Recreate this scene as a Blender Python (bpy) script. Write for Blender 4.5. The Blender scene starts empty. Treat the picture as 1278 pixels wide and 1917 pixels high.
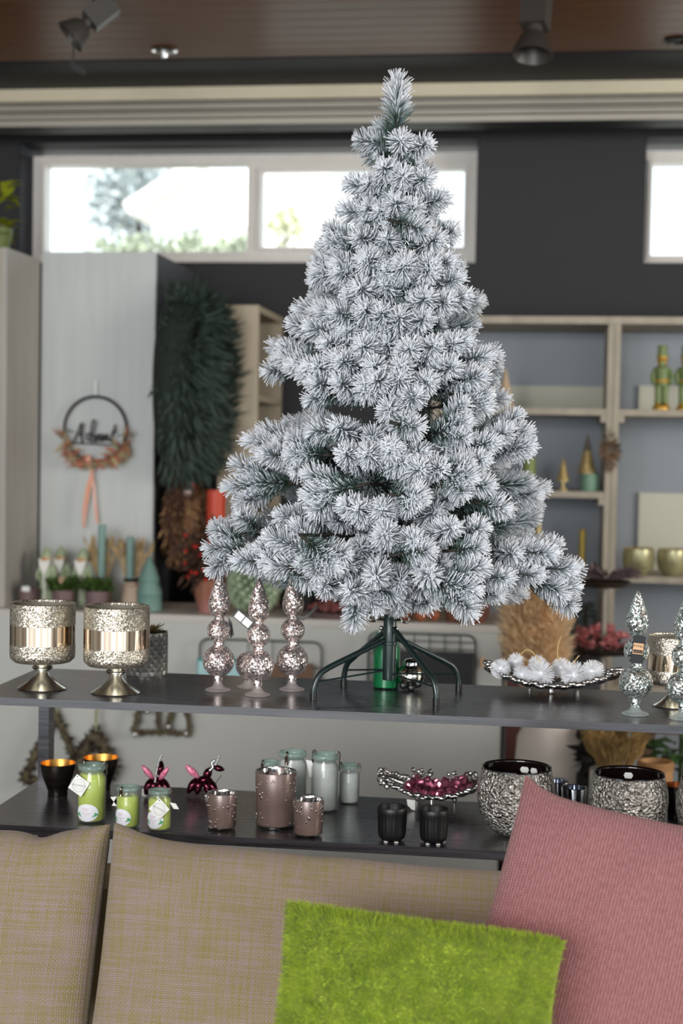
import bpy, math, random
from mathutils import Vector, Matrix, Euler
from math import pi, sin, cos, radians
scene = bpy.context.scene
COL = scene.collection
rnd = random.Random(11)

# ------------------------------------------------------------------ camera, light, exposure
F = 2800.0                                   # focal length in pixels of the 1278 x 1917 frame
CAM_LOC = Vector((0, 0, 1.5))
ROT = Matrix.Rotation(.1345, 3, 'Z') @ Matrix.Rotation(pi/2 - .0433, 3, 'X') @ Matrix.Rotation(.0177, 3, 'Z')
cam_d = bpy.data.cameras.new('camera'); cam = bpy.data.objects.new('camera', cam_d); COL.objects.link(cam)
cam.location = CAM_LOC; cam.rotation_euler = ROT.to_euler()
cam_d.sensor_fit = 'VERTICAL'; cam_d.sensor_height = 36.0; cam_d.lens = F/1917*36; cam_d.clip_end = 200
cam_d.dof.use_dof = True; cam_d.dof.focus_distance = 2.6; cam_d.dof.aperture_fstop = 3.5
scene.camera = cam

world = bpy.data.worlds.new('sky'); scene.world = world; world.use_nodes = True
bgn = world.node_tree.nodes['Background']
bgn.inputs[0].default_value = (.85, .93, 1.0, 1); bgn.inputs[1].default_value = 1.9
def area(name, loc, target, sx, sy, power, col):
    l = bpy.data.lights.new(name, 'AREA'); l.shape = 'RECTANGLE'; l.size = sx; l.size_y = sy; l.energy = power; l.color = col
    o = bpy.data.objects.new(name, l); COL.objects.link(o); o.location = loc
    o.rotation_euler = (Vector(target) - Vector(loc)).to_track_quat('-Z', 'Y').to_euler()
    return o
area('shop_front_window_light', (-1.2, -2.3, 2.2), (-.2, 3.0, 1.1), 2.6, 1.6, 175, (1, .99, .98))
area('shop_side_window_light', (4.2, 2.6, 2.0), (-.9, 5.3, 1.2), 2.4, 1.4, 120, (1, .965, .91))
sun_d = bpy.data.lights.new('sun', 'SUN'); sun_d.energy = 7; sun_d.angle = .02; sun_d.color = (1, .97, .92)
sun = bpy.data.objects.new('sun', sun_d); COL.objects.link(sun); sun.rotation_euler = Vector((.15, .5, -.87)).to_track_quat('-Z', 'Y').to_euler()
scene.view_settings.view_transform = 'Standard'; scene.view_settings.look = 'None'
scene.view_settings.gamma = 1.0; scene.view_settings.exposure = 0.2
scene.view_settings.use_curve_mapping = False
scene.cycles.use_denoising = True
scene.cycles.max_bounces = 10; scene.cycles.transparent_max_bounces = 24
scene.cycles.caustics_reflective = False; scene.cycles.caustics_refractive = False

# ------------------------------------------------------------------ pixels <-> world
def ray(px, py):
    return ROT @ Vector(((px-639)/F, -(py-958.5)/F, -1))
def aty(px, py, Y):
    d = ray(px, py); return CAM_LOC + d*(Y/d.y)
def atz(px, py, z):
    d = ray(px, py); return CAM_LOC + d*((z-1.5)/d.z)
def kk(p):                                   # metres per pixel at a point
    return -((ROT.transposed() @ (Vector(p)-CAM_LOC)).z)/F

# ------------------------------------------------------------------ materials
def new_mat(name):
    m = bpy.data.materials.new(name); m.use_nodes = True
    return m, m.node_tree.nodes, m.node_tree.links, m.node_tree.nodes['Principled BSDF']
def setp(b, **kw):
    for k, v in kw.items():
        b.inputs[k].default_value = v
def lin(c):
    return tuple(((x/255)/12.92 if x/255 <= .04045 else ((x/255+.055)/1.055)**2.4) for x in c)
def rgba(c): return (*c, 1)
def mat(name, c, rough=.6, metal=0, noise=0, nscale=20, stretch=(1,1,1), bump=0, bscale=None, coat=0, sheen=0, spec=.5, c2=None):
    """c, c2: sRGB 0-255. noise mixes towards c2 (or darker c)."""
    m, N, L, b = new_mat(name)
    col = lin(c); setp(b, **{'Base Color': rgba(col), 'Roughness': rough, 'Metallic': metal, 'Specular IOR Level': spec})
    if coat: setp(b, **{'Coat Weight': coat, 'Coat Roughness': .1})
    if sheen: setp(b, **{'Sheen Weight': sheen})
    if noise or bump:
        tc = N.new('ShaderNodeTexCoord'); mp = N.new('ShaderNodeMapping'); mp.inputs['Scale'].default_value = stretch
        L.new(tc.outputs['Object'], mp.inputs[0])
        n = N.new('ShaderNodeTexNoise'); n.inputs['Scale'].default_value = nscale; n.inputs['Detail'].default_value = 6
        L.new(mp.outputs[0], n.inputs[0])
        if noise:
            cc = lin(c2) if c2 else tuple(x*(1-noise) for x in col)
            r = N.new('ShaderNodeValToRGB'); r.color_ramp.elements[0].position = .35; r.color_ramp.elements[1].position = .65
            r.color_ramp.elements[0].color = rgba(cc); r.color_ramp.elements[1].color = rgba(col)
            L.new(n.outputs[0], r.inputs[0]); L.new(r.outputs[0], b.inputs['Base Color'])
        if bump:
            n2 = n
            if bscale:
                n2 = N.new('ShaderNodeTexNoise'); n2.inputs['Scale'].default_value = bscale; n2.inputs['Detail'].default_value = 3
                L.new(mp.outputs[0], n2.inputs[0])
            bp = N.new('ShaderNodeBump'); bp.inputs['Strength'].default_value = bump; bp.inputs['Distance'].default_value = .004
            L.new(n2.outputs[0], bp.inputs['Height']); L.new(bp.outputs[0], b.inputs['Normal'])
    return m
def glass(name, tint=(235,245,240), ior=1.45, rough=.02, painted_haze=0):
    m, N, L, b = new_mat(name); N.remove(b)
    t = N.new('ShaderNodeBsdfTransparent'); t.inputs[0].default_value = rgba(lin(tint))
    g = N.new('ShaderNodeBsdfGlossy'); g.inputs['Roughness'].default_value = rough
    lw = N.new('ShaderNodeLayerWeight'); lw.inputs[0].default_value = .5
    pw = N.new('ShaderNodeMath'); pw.operation = 'POWER'; pw.inputs[1].default_value = 4.0; L.new(lw.outputs['Facing'], pw.inputs[0])
    f = N.new('ShaderNodeMath'); f.operation = 'MULTIPLY_ADD'; f.inputs[1].default_value = .7; f.inputs[2].default_value = ((ior-1)/(ior+1))**2; L.new(pw.outputs[0], f.inputs[0])
    mx = N.new('ShaderNodeMixShader')
    L.new(f.outputs[0], mx.inputs[0]); L.new(t.outputs[0], mx.inputs[1]); L.new(g.outputs[0], mx.inputs[2])
    out = mx.outputs[0]
    if painted_haze:
        df = N.new('ShaderNodeBsdfDiffuse'); df.inputs[0].default_value = rgba(lin(tint)); m2 = N.new('ShaderNodeMixShader'); m2.inputs[0].default_value = painted_haze  # pale diffuse share paints in light refracted through the glass
        L.new(out, m2.inputs[1]); L.new(df.outputs[0], m2.inputs[2]); out = m2.outputs[0]
    L.new(out, N['Material Output'].inputs[0])
    return m
def mercury(name, c, c2, scale=260, rough=.16, bump=.5, dist=.002, thresh=.5, metal=.92, rimm=1.0, dark=.3):
    """silvered, flaking glass: bright metal flakes over a tinted base"""
    m, N, L, b = new_mat(name)
    tc = N.new('ShaderNodeTexCoord')
    v = N.new('ShaderNodeTexVoronoi'); v.inputs['Scale'].default_value = scale
    n = N.new('ShaderNodeTexNoise'); n.inputs['Scale'].default_value = scale*.55; n.inputs['Detail'].default_value = 4
    L.new(tc.outputs['Object'], v.inputs[0]); L.new(tc.outputs['Object'], n.inputs[0])
    r = N.new('ShaderNodeValToRGB'); r.color_ramp.elements[0].position = thresh-.06; r.color_ramp.elements[1].position = thresh+.06
    r.color_ramp.elements[0].color = rgba(lin(c2)); r.color_ramp.elements[1].color = rgba(lin(c))
    L.new(n.outputs[0], r.inputs[0]); L.new(r.outputs[0], b.inputs['Base Color'])
    setp(b, Metallic=metal, Roughness=rough)
    lw = N.new('ShaderNodeLayerWeight'); lw.inputs[0].default_value = .35; mr = N.new('ShaderNodeMapRange'); mr.inputs['From Min'].default_value = .3; mr.inputs['To Min'].default_value = metal; mr.inputs['To Max'].default_value = metal*rimm
    L.new(lw.outputs['Facing'], mr.inputs[0]); L.new(mr.outputs[0], b.inputs['Metallic'])
    # every flake is tilted its own way, so the flakes glint one by one
    ge = N.new('ShaderNodeNewGeometry'); s1 = N.new('ShaderNodeVectorMath'); s1.operation = 'SUBTRACT'; s1.inputs[1].default_value = (.5,.5,.5); L.new(v.outputs['Color'], s1.inputs[0])
    s2 = N.new('ShaderNodeVectorMath'); s2.operation = 'MULTIPLY_ADD'; s2.inputs[1].default_value = (bump,)*3; L.new(s1.outputs[0], s2.inputs[0]); L.new(ge.outputs['Normal'], s2.inputs[2])
    s3 = N.new('ShaderNodeVectorMath'); s3.operation = 'NORMALIZE'; L.new(s2.outputs[0], s3.inputs[0]); L.new(s3.outputs[0], b.inputs['Normal'])
    sx = N.new('ShaderNodeSeparateXYZ'); L.new(v.outputs['Color'], sx.inputs[0])
    r2 = N.new('ShaderNodeValToRGB'); r2.color_ramp.interpolation = 'CONSTANT'; e = r2.color_ramp.elements; e[0].color = (dark, dark, dark, 1); e[1].position = .24; e[1].color = (1,1,1,1)
    L.new(sx.outputs[0], r2.inputs[0]); mm = N.new('ShaderNodeMix'); mm.data_type = 'RGBA'; mm.blend_type = 'MULTIPLY'; mm.inputs[0].default_value = 1
    L.new(r.outputs[0], mm.inputs[6]); L.new(r2.outputs[0], mm.inputs[7]); L.new(mm.outputs[2], b.inputs['Base Color'])
    return m
def thin(name, c, noise=.2, nscale=20, c2=None, tr=.45):
    """thin dry petals and plumes: light passes through them"""
    m, N, L, b = new_mat(name); N.remove(b)
    tc = N.new('ShaderNodeTexCoord'); n = N.new('ShaderNodeTexNoise'); n.inputs['Scale'].default_value = nscale; L.new(tc.outputs['Object'], n.inputs[0])
    col = lin(c); cc = lin(c2) if c2 else tuple(x*(1-noise) for x in col)
    r = N.new('ShaderNodeValToRGB'); r.color_ramp.elements[0].position = .35; r.color_ramp.elements[1].position = .65; r.color_ramp.elements[0].color = rgba(cc); r.color_ramp.elements[1].color = rgba(col)
    L.new(n.outputs[0], r.inputs[0]); d = N.new('ShaderNodeBsdfDiffuse'); t = N.new('ShaderNodeBsdfTranslucent'); mx = N.new('ShaderNodeMixShader'); mx.inputs[0].default_value = tr
    L.new(r.outputs[0], d.inputs[0]); L.new(r.outputs[0], t.inputs[0]); L.new(d.outputs[0], mx.inputs[1]); L.new(t.outputs[0], mx.inputs[2]); L.new(mx.outputs[0], N['Material Output'].inputs[0])
    return m

M = {}
M['wall'] = mat('dark_wall_paint', (33,32,33), .65, noise=.12, nscale=3, bump=.15, bscale=90)
M['ceiling_wood'] = mat('varnished_ceiling_wood', (118,74,38), .4, spec=.3, noise=.4, nscale=9, stretch=(.25,6,6), bump=.05)
M['dark_gloss'] = mat('dark_gloss_board', (25,26,34), .5, spec=.15, noise=.2, nscale=4, stretch=(.3,3,3))
M['cream'] = mat('cream_profile', (205,194,168), .5, noise=.08, nscale=5)
M['alu'] = mat('ribbed_grey_profile', (172,166,152), .42, metal=.15, noise=.1, nscale=5, stretch=(.2,4,4))
M['alu2'] = mat('ribbed_dark_profile', (138,133,122), .45, metal=.15)
M['pvc'] = mat('white_window_plastic', (222,216,208), .35, noise=.05, nscale=8)
M['pane'] = glass('window_pane_glass', (250,252,252))
M['reveal'] = mat('dark_window_reveal', (26,27,34), .55, spec=.2)
M['floor'] = mat('grey_concrete_floor', (120,116,110), .6, noise=.2, nscale=3)
M['grey_wood'] = mat('grey_whitewashed_wood', (200,204,202), .6, noise=.08, nscale=5, stretch=(5,5,.35), bump=.03)
M['grey_wood_side'] = mat('charcoal_stained_wood', (62,61,66), .6, noise=.3, nscale=6, stretch=(5,5,.4), bump=.06)
M['taupe_wood'] = mat('taupe_grey_board', (176,172,164), .6, noise=.12, nscale=5, stretch=(5,5,.4))
M['beige_wood'] = mat('beige_limewashed_wood', (190,176,152), .6, noise=.18, nscale=5, stretch=(5,5,.5))
M['shelf_pale'] = mat('pale_taupe_shelf_wood', (178,168,150), .6, noise=.2, nscale=6, stretch=(3,3,1))
M['shelf_back'] = mat('blue_grey_back_panel', (146,153,160), .6, noise=.08, nscale=2)
M['pale_board'] = mat('pale_greenish_board', (200,200,184), .6, noise=.06, nscale=3)
M['counter'] = mat('pale_grey_counter_paint', (192,193,188), .6, noise=.06, nscale=3)
M['counter_top'] = mat('pale_counter_top', (198,194,186), .5, noise=.08, nscale=6)
def dark_wood():
    m, N, L, b = new_mat('dark_stained_shelf_wood')
    tc = N.new('ShaderNodeTexCoord'); mp = N.new('ShaderNodeMapping'); mp.inputs['Scale'].default_value = (.6, 14, 14)
    L.new(tc.outputs['Object'], mp.inputs[0])
    n = N.new('ShaderNodeTexNoise'); n.inputs['Scale'].default_value = 9; n.inputs['Detail'].default_value = 8; n.inputs['Distortion'].default_value = .6
    L.new(mp.outputs[0], n.inputs[0])
    r = N.new('ShaderNodeValToRGB'); e = r.color_ramp.elements
    e[0].position = .3; e[0].color = rgba(lin((30,29,33))); e[1].position = .72; e[1].color = rgba(lin((66,64,70)))
    L.new(n.outputs[0], r.inputs[0]); L.new(r.outputs[0], b.inputs['Base Color'])
    r2 = N.new('ShaderNodeMapRange'); r2.inputs['To Min'].default_value = .2; r2.inputs['To Max'].default_value = .38
    L.new(n.outputs[0], r2.inputs[0]); L.new(r2.outputs[0], b.inputs['Roughness'])
    bp = N.new('ShaderNodeBump'); bp.inputs['Strength'].default_value = .12; bp.inputs['Distance'].default_value = .0015
    L.new(n.outputs[0], bp.inputs['Height']); L.new(bp.outputs[0], b.inputs['Normal'])
    setp(b, **{'Specular IOR Level': .7, 'Coat Weight': .6, 'Coat Roughness': .22})
    return m
M['dark_wood'] = dark_wood()
M['chrome'] = mat('chrome', (225,225,225), .08, 1)
M['silver_rough'] = mat('cast_silver_metal', (205,203,200), .22, 1, noise=.25, nscale=60, bump=.5, bscale=160)
M['spot_grey'] = mat('grey_spotlight_metal', (66,62,58), .45, .2)
M['black'] = mat('black_plastic', (18,18,18), .35)
M['black_matt'] = mat('matt_black_ceramic', (16,15,16), .46)
M['black_gloss'] = mat('glossy_black_interior', (20,12,12), .08, coat=.5)
M['white_paper'] = mat('white_paper', (240,240,236), .7)
M['print_grey'] = mat('grey_print', (150,150,150), .7)
M['print_red'] = mat('red_print', (190,110,120), .7)
M['print_green'] = mat('green_print', (70,165,100), .6)
M['print_black'] = mat('black_print', (25,25,25), .6)
M['tag_gold'] = mat('peach_print', (232,186,140), .5)

# ------------------------------------------------------------------ mesh builder
class G:
    def __init__(s): s.v = []; s.f = []; s.mi = []; s.uv = None
    def add(s, vs, fs, X=None, mi=0):
        o = len(s.v)
        if X is None: s.v += [tuple(p) for p in vs]
        else: s.v += [tuple(X @ Vector(p)) for p in vs]
        s.f += [tuple(i+o for i in f) for f in fs]; s.mi += [mi]*len(fs)
        return s
    def box(s, x0, x1, y0, y1, z0, z1, X=None, mi=0):
        return s.add([(x0,y0,z0),(x1,y0,z0),(x1,y1,z0),(x0,y1,z0),(x0,y0,z1),(x1,y0,z1),(x1,y1,z1),(x0,y1,z1)],
              [(3,2,1,0),(4,5,6,7),(0,1,5,4),(1,2,6,5),(2,3,7,6),(3,0,4,7)], X, mi)
    def lathe(s, prof, seg=28, X=None, mi=0, loop=False, wob=None):
        vs = []; fs = []; idx = []
        for r, z in prof:
            if r < 1e-6: idx.append([len(vs)]*seg); vs.append((0,0,z))
            else:
                idx.append(list(range(len(vs), len(vs)+seg)))
                for i in range(seg):
                    a = 2*pi*i/seg; q = r*(wob(a, z) if wob else 1); vs.append((q*cos(a), q*sin(a), z))
        n = len(prof); rng = range(n) if loop else range(n-1)
        for j in rng:
            A, B = idx[j], idx[(j+1) % n]
            for i in range(seg):
                k = (i+1) % seg
                f = []
                for q in (A[i], A[k], B[k], B[i]):
                    if q not in f: f.append(q)
                if len(f) > 2: fs.append(tuple(f))
        return s.add(vs, fs, X, mi)
    def tube(s, pts, r, seg=8, X=None, mi=0, closed=False, cap=True):
        pts = [Vector(p) for p in pts]; n = len(pts)
        rs = r if isinstance(r, (list, tuple)) else [r]*n
        vs = []; fs = []; up = None
        for i in range(n):
            if closed: t = pts[(i+1) % n]-pts[i-1]
            else: t = pts[min(i+1, n-1)]-pts[max(i-1, 0)]
            t.normalize()
            if up is None: up = t.orthogonal().normalized()
            up = (up - t*up.dot(t)); up = up.normalized() if up.length > 1e-6 else t.orthogonal().normalized()
            w = t.cross(up)
            for k in range(seg):
                a = 2*pi*k/seg; vs.append(pts[i]+(up*cos(a)+w*sin(a))*rs[i])
        for i in range(n if closed else n-1):
            j = (i+1) % n
            for k in range(seg):
                fs.append((i*seg+k, i*seg+(k+1) % seg, j*seg+(k+1) % seg, j*seg+k))
        if cap and not closed:
            fs.append(tuple(range(seg-1, -1, -1))); fs.append(tuple(range((n-1)*seg, n*seg)))
        return s.add(vs, fs, X, mi)
    def ball(s, c, r, seg=14, rings=8, X=None, mi=0, sc=(1,1,1)):
        prof = [(sin(pi*i/rings), -cos(pi*i/rings)) for i in range(rings+1)]; prof[0] = (0,-1); prof[-1] = (0,1)
        T = Matrix.Translation(c) @ Matrix.Diagonal((r*sc[0], r*sc[1], r*sc[2], 1))
        return s.lathe(prof, seg, T if X is None else X @ T, mi)
    def prism(s, outline, y0, y1, X=None, mi=0):          # outline in x,z; depth along y
        n = len(outline); vs = [(x, y0, z) for x, z in outline]+[(x, y1, z) for x, z in outline]
        fs = [tuple(range(n)), tuple(range(2*n-1, n-1, -1))]+[(i, i+n, (i+1) % n+n, (i+1) % n) for i in range(n)]
        return s.add(vs, fs, X, mi)
    def leaf(s, p, d, nrm, ln, w, curl=.2, mi=0):          # one pointed leaf, 4 triangles, bent
        d = d.normalized(); sd = d.cross(nrm)
        sd = sd.normalized() if sd.length > 1e-5 else d.orthogonal().normalized(); up = sd.cross(d)
        a = p; b = p+d*ln*.45+sd*w/2+up*curl*ln*.25; c = p+d*ln+up*-curl*ln*.3; e = p+d*ln*.45-sd*w/2+up*curl*ln*.25; m = p+d*ln*.5+up*curl*ln*.1
        return s.add([a, b, c, e, m], [(0,1,4), (1,2,4), (2,3,4), (3,0,4)], None, mi)
    def build(s, name, m, parent=None, smooth=True, angle=40, loc=None, rot=None):
        me = bpy.data.meshes.new(name); me.from_pydata(s.v, [], s.f)
        for q in (m if isinstance(m, (list, tuple)) else [m]): me.materials.append(q)
        if any(s.mi): me.polygons.foreach_set('material_index', s.mi)
        me.update()
        if smooth:
            me.shade_smooth()
            try: me.set_sharp_from_angle(angle=radians(angle))
            except Exception: pass
        o = bpy.data.objects.new(name, me); COL.objects.link(o)
        if parent: o.parent = parent
        if loc is not None: o.location = loc
        if rot is not None: o.rotation_euler = rot
        return o
def tag(o, label, cat, group=None, kind=None):
    o['label'] = label; o['category'] = cat
    if group: o['group'] = group
    if kind: o['kind'] = kind
    return o
def thing(name, label, cat, loc=(0,0,0), rz=0, group=None):
    o = bpy.data.objects.new(name, None); COL.objects.link(o); o.location = loc; o.rotation_euler = (0,0,rz); o.empty_display_size = .02
    return tag(o, label, cat, group)
def struct(o): o['kind'] = 'structure'; return o
def dup(root, loc, label, rz=None, sc=None):
    r = root.copy(); COL.objects.link(r); r.location = loc; r['label'] = label
    if rz is not None: r.rotation_euler = (0,0,rz)
    if sc is not None: r.scale = (sc,)*3
    for ch in root.children:
        c = ch.copy(); COL.objects.link(c); c.parent = r
        for g in ch.children:
            d = g.copy(); COL.objects.link(d); d.parent = c
    return r
def arc(c, r, a0, a1, n=16, plane='xz'):
    out = []
    for i in range(n+1):
        a = a0+(a1-a0)*i/n
        p = (c[0]+r*cos(a), c[1], c[2]+r*sin(a)) if plane == 'xz' else (c[0]+r*cos(a), c[1]+r*sin(a), c[2])
        out.append(p)
    return out
def smooth_path(pts, n=6):                    # Catmull-Rom
    P = [Vector(p) for p in pts]; out = []
    for i in range(len(P)-1):
        a = P[max(i-1, 0)]; b = P[i]; c = P[i+1]; d = P[min(i+2, len(P)-1)]
        for k in range(n):
            t = k/n
            out.append(.5*((2*b)+(c-a)*t+(2*a-5*b+4*c-d)*t*t+(3*b-a-3*c+d)*t*t*t))
    out.append(P[-1]); return out
def text_part(name, body, size, m, parent, X, extrude=.0001):
    cu = bpy.data.curves.new(name, 'FONT'); cu.body = body; cu.size = size; cu.align_x = 'CENTER'; cu.align_y = 'CENTER'; cu.extrude = extrude
    tmp = bpy.data.objects.new(name, cu); COL.objects.link(tmp); bpy.context.view_layer.update()
    me = bpy.data.meshes.new_from_object(tmp.evaluated_get(bpy.context.evaluated_depsgraph_get())); me.name = name; bpy.data.objects.remove(tmp)
    o = bpy.data.objects.new(name, me); COL.objects.link(o); me.materials.clear(); me.materials.append(m)
    o.parent = parent; o.matrix_local = X
    return o

# ------------------------------------------------------------------ the room
WY = 6.1                                      # face of the back wall
CZ = 2.879                                    # ceiling height
ZS, ZL, YF, YB = 1.024, .785, 2.655, 3.02     # display shelf: upper / lower board tops, front and back edge
CT = .915                                     # counter top
floor = struct(G().box(-5, 5, -2.5, 6.3, -.1, 0).build('floor', M['floor'], smooth=False))
def zpix(y, Y, x=640): return aty(x, y, Y).z
def xpix(x, Y, y=400): return aty(x, y, Y).x
o1 = (xpix(35, WY), xpix(893, WY), zpix(494, WY, 700), zpix(262, WY, 500))
o2 = (xpix(1205, WY), 2.1, o1[2], o1[3])
w = G()
w.box(-5, o1[0], WY, WY+.3, 0, 3); w.box(o1[0], o1[1], WY, WY+.3, 0, o1[2]); w.box(o1[0], o1[1], WY, WY+.3, o1[3], 3)
w.box(o1[1], o2[0], WY, WY+.3, 0, 3); w.box(o2[0], o2[1], WY, WY+.3, 0, o2[2]); w.box(o2[0], o2[1], WY, WY+.3, o2[3], 3); w.box(o2[1], 5, WY, WY+.3, 0, 3)
struct(w.build('wall_back', M['wall'], smooth=False))
struct(G().box(-5.2, -5, -2.5, 6.4, 0, 3).build('wall_left', M['counter'], smooth=False))
struct(G().box(5, 5.2, -2.5, 6.4, 0, 3).build('wall_right', M['counter'], smooth=False))
ceil = struct(G().box(-5, 5, -2.5, 6.4, CZ+.02, CZ+.12).build('ceiling', M['ceiling_wood'], smooth=False))
PW = .092; y = 5.292-PW
me0 = None
while y > 2.6:
    if me0 is None:
        g = G(); g.prism([(-PW/2+.003, 0), (PW/2-.003, 0), (PW/2, .004), (PW/2, .02), (-PW/2, .02), (-PW/2, .004)], -4.9, 4.9, Matrix.Rotation(pi/2, 4, 'Z'))
        p = g.build('plank', M['ceiling_wood'], ceil, smooth=False); me0 = p.data
    else:
        p = bpy.data.objects.new('plank', me0); COL.objects.link(p); p.parent = ceil
    p.location = (rnd.uniform(-.05, .05), y+PW/2, CZ); y -= PW
struct(G().box(-4.9, 4.9, 5.296, 5.70, CZ-.004, CZ+.018).build('trim_1', M['dark_gloss'], smooth=False))
# ribbed profile in front of the wall head
BY = 5.7; bz0, bz1 = zpix(231, BY), zpix(158, BY)
tr = struct(G().box(-4.9, 4.9, BY, BY+.14, bz0, bz1).build('trim_2', M['wall'], smooth=False))  # dark body colour paints in the shade under the profile
H = bz1-bz0
for a, b, dep, mm in ((.0, .17, .006, 'alu'), (.19, .30, .012, 'alu'), (.32, .40, .004, 'alu2'), (.42, .53, .010, 'alu'), (.55, .62, .004, 'alu2'), (.64, 1.0, .014, 'cream')):
    z0, z1 = bz0+H*a, bz0+H*b
    G().prism([(-dep, z0+.001), (-dep, z1-.002), (0, z1), (0, z0)], -4.9, 4.9, Matrix.Rotation(pi/2, 4, 'Z') @ Matrix.Diagonal((1,1,1,1))).build('slat', M[mm], tr, smooth=False).location = (0, BY, 0)

# windows: frame, mullion, sash, panes
FY = WY+.14
def window(name, x0, x1, z0, z1, panes):
    r = struct(bpy.data.objects.new(name, None)); COL.objects.link(r); r.location = (x0, FY, z0)
    W, Hh = x1-x0, z1-z0
    xs = [0]+[v for p in panes for v in (p[0]-x0, p[1]-x0)]+[W]
    g = G()
    zt = max(p[3] for p in panes)-z0; zb = min(p[2] for p in panes)-z0
    g.box(0, W, 0, .07, zt, Hh); g.box(0, W, 0, .07, 0, zb)
    for i in range(0, len(xs), 2): g.box(xs[i], xs[i+1], 0, .07, zb, zt)
    g.build('frame', M['pvc'], r, smooth=False)
    for a, b, c, d in panes:
        a -= x0; b -= x0; c -= z0; d -= z0
        s = .014
        q = G(); q.box(a-s, b+s, -.012, 0, d, d+s); q.box(a-s, b+s, -.012, 0, c-s, c); q.box(a-s, a, -.012, 0, c, d); q.box(b, b+s, -.012, 0, c, d)
        if d < zt+z0-z0-.001: q.box(a, b, .01, .06, d, zt)
        if c > zb+.001: q.box(a, b, .01, .06, zb, c)
        q.build('sash', M['pvc'], r, smooth=False)
        G().box(a, b, .03, .036, c, d).build('pane', M['pane'], r, smooth=False)
    return r
wx = lambda x: xpix(x, FY)
wz = lambda yy, x=300: zpix(yy, FY, x)
window('window_1', wx(62), o1[1], wz(491, 620), wz(291), [(wx(85), wx(464), wz(472), wz(309)), (wx(489), wx(868), wz(463, 680), wz(319, 680))])
window('window_2', o2[0], wx(1640), wz(491, 620), wz(291), [(wx(1219), wx(1610), wz(479, 1240), wz(307, 1240))])
rv = G(); t = .004
rv.box(o1[0], o1[1], WY+.001, FY, o1[3]-t, o1[3]); rv.box(o1[0], o1[0]+t, WY+.001, FY, o1[2], o1[3]-t); rv.box(o1[1]-t, o1[1], WY+.001, FY, o1[2], o1[3]-t); rv.box(o1[0], o1[1], WY+.001, FY, o1[2], o1[2]+t)
struct(rv.build('trim_3', M['reveal'], smooth=False))
rv = G(); rv.box(o2[0], o2[1], WY+.001, FY, o2[3]-t, o2[3]); rv.box(o2[0], o2[0]+t, WY+.001, FY, o2[2], o2[3]-t); rv.box(o2[0], o2[1], WY+.001, FY, o2[2], o2[2]+t)
struct(rv.build('trim_4', M['reveal'], smooth=False))

# outside the window, roof and foliage colours paled to paint in the glare
struct(G().box(-25, 25, 6.6, 60, -.1, 0).build('ground_outside', mat('pale_yard', (190,190,184), .8), smooth=False))
def leaf_cloud(g, c, rad, n, ln, w, seed, shell=.5, up=0, mi=0):
    q = random.Random(seed); c = Vector(c)
    for _ in range(n):
        d = Vector((q.gauss(0,1), q.gauss(0,1), q.gauss(0,1))).normalized()
        s = shell+(1-shell)*q.random()
        p = c+Vector((d.x*rad[0], d.y*rad[1], d.z*rad[2]))*s
        dd = (d+Vector((q.gauss(0,.5), q.gauss(0,.5), q.gauss(0,.5)+up))).normalized()
        nn = Vector((q.gauss(0,1), q.gauss(0,1), q.gauss(0,1)))
        g.leaf(p, dd, nn, ln*q.uniform(.6, 1.2), w*q.uniform(.7, 1.2), q.uniform(-.3, .6), mi)
    return g
hp = [aty(x, yy, 14) for x, yy in ((283,388), (392,318), (640,318), (640,600), (283,600))]
t_ = thing('house', 'white house with a pale sloping roof seen through the long window', 'house', (hp[0].x, 14, 0))
ox = hp[0].x; zt = [p.z for p in hp]
g = G(); g.prism([(0, 0), (0, zt[0]), (hp[1].x-ox, zt[1]), (hp[2].x-ox, zt[1]-.05), (hp[2].x-ox, 0)], 0, 4); g.build('wall', mat('white_house_render', (245,244,240), .7), t_, smooth=False)
d_ = Vector((hp[1].x-ox, 0, zt[1]-zt[0])); nrm = Vector((-d_.z, 0, d_.x)).normalized()*.12
g = G(); g.prism([(-.15, zt[0]-.1), (d_.x, zt[1]), (d_.x+nrm.x, zt[1]+nrm.z), (-.15+nrm.x, zt[0]-.1+nrm.z)], -.25, 4.2); g.build('roof', mat('pale_roof', (232,226,220), .7), t_, smooth=False)
m_grey_leaf = mat('grey_green_foliage', (186,194,194), .8, noise=.3, nscale=3)
m_bark = mat('bark', (70,55,42), .8, noise=.3, nscale=12)
p = aty(258, 372, 17)
t_ = thing('tree', 'grey green round tree outside the long window, left of the white house', 'tree', (p.x, 17, 0))
leaf_cloud(G(), (0, 0, p.z), (.62, .6, .5), 900, .16, .09, 5, .3).build('crown', m_grey_leaf, t_, smooth=False)
G().tube([(0,0,0), (.03,0,p.z*.5), (0,0,p.z)], [.12,.09,.04], 8).build('trunk', m_bark, t_)
p = aty(330, 448, 11.6); pe = aty(462, 448, 11.6); pl = aty(190, 448, 11.6)
g = G(); q = random.Random(3)
for i in range(26):
    leaf_cloud(g, (pl.x+(pe.x-pl.x)*i/25-p.x, q.uniform(-.1,.1), p.z-.14+q.uniform(-.05,.05)), (.12,.15,.15), 45, .08, .05, i)
t_ = thing('hedge', 'clipped pale green hedge outside the left window pane', 'hedge', (p.x, 11.6, 0))
g.build('foliage', mat('hedge_green', (196,204,180), .8, noise=.3, nscale=4), t_, smooth=False)
G().box(pl.x-p.x, pe.x-p.x, -.1, .1, 0, p.z-.15).build('branches', m_bark, t_, smooth=False)
p = aty(535, 425, 12)
t_ = thing('shrub', 'small yellow green shrub outside the right window pane', 'shrub', (p.x, 12, 0))
leaf_cloud(G(), (0,0,p.z), (.17,.15,.12), 160, .09, .05, 8, .3).build('foliage', mat('shrub_yellow_green', (224,224,190), .8, noise=.2), t_, smooth=False)
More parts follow.
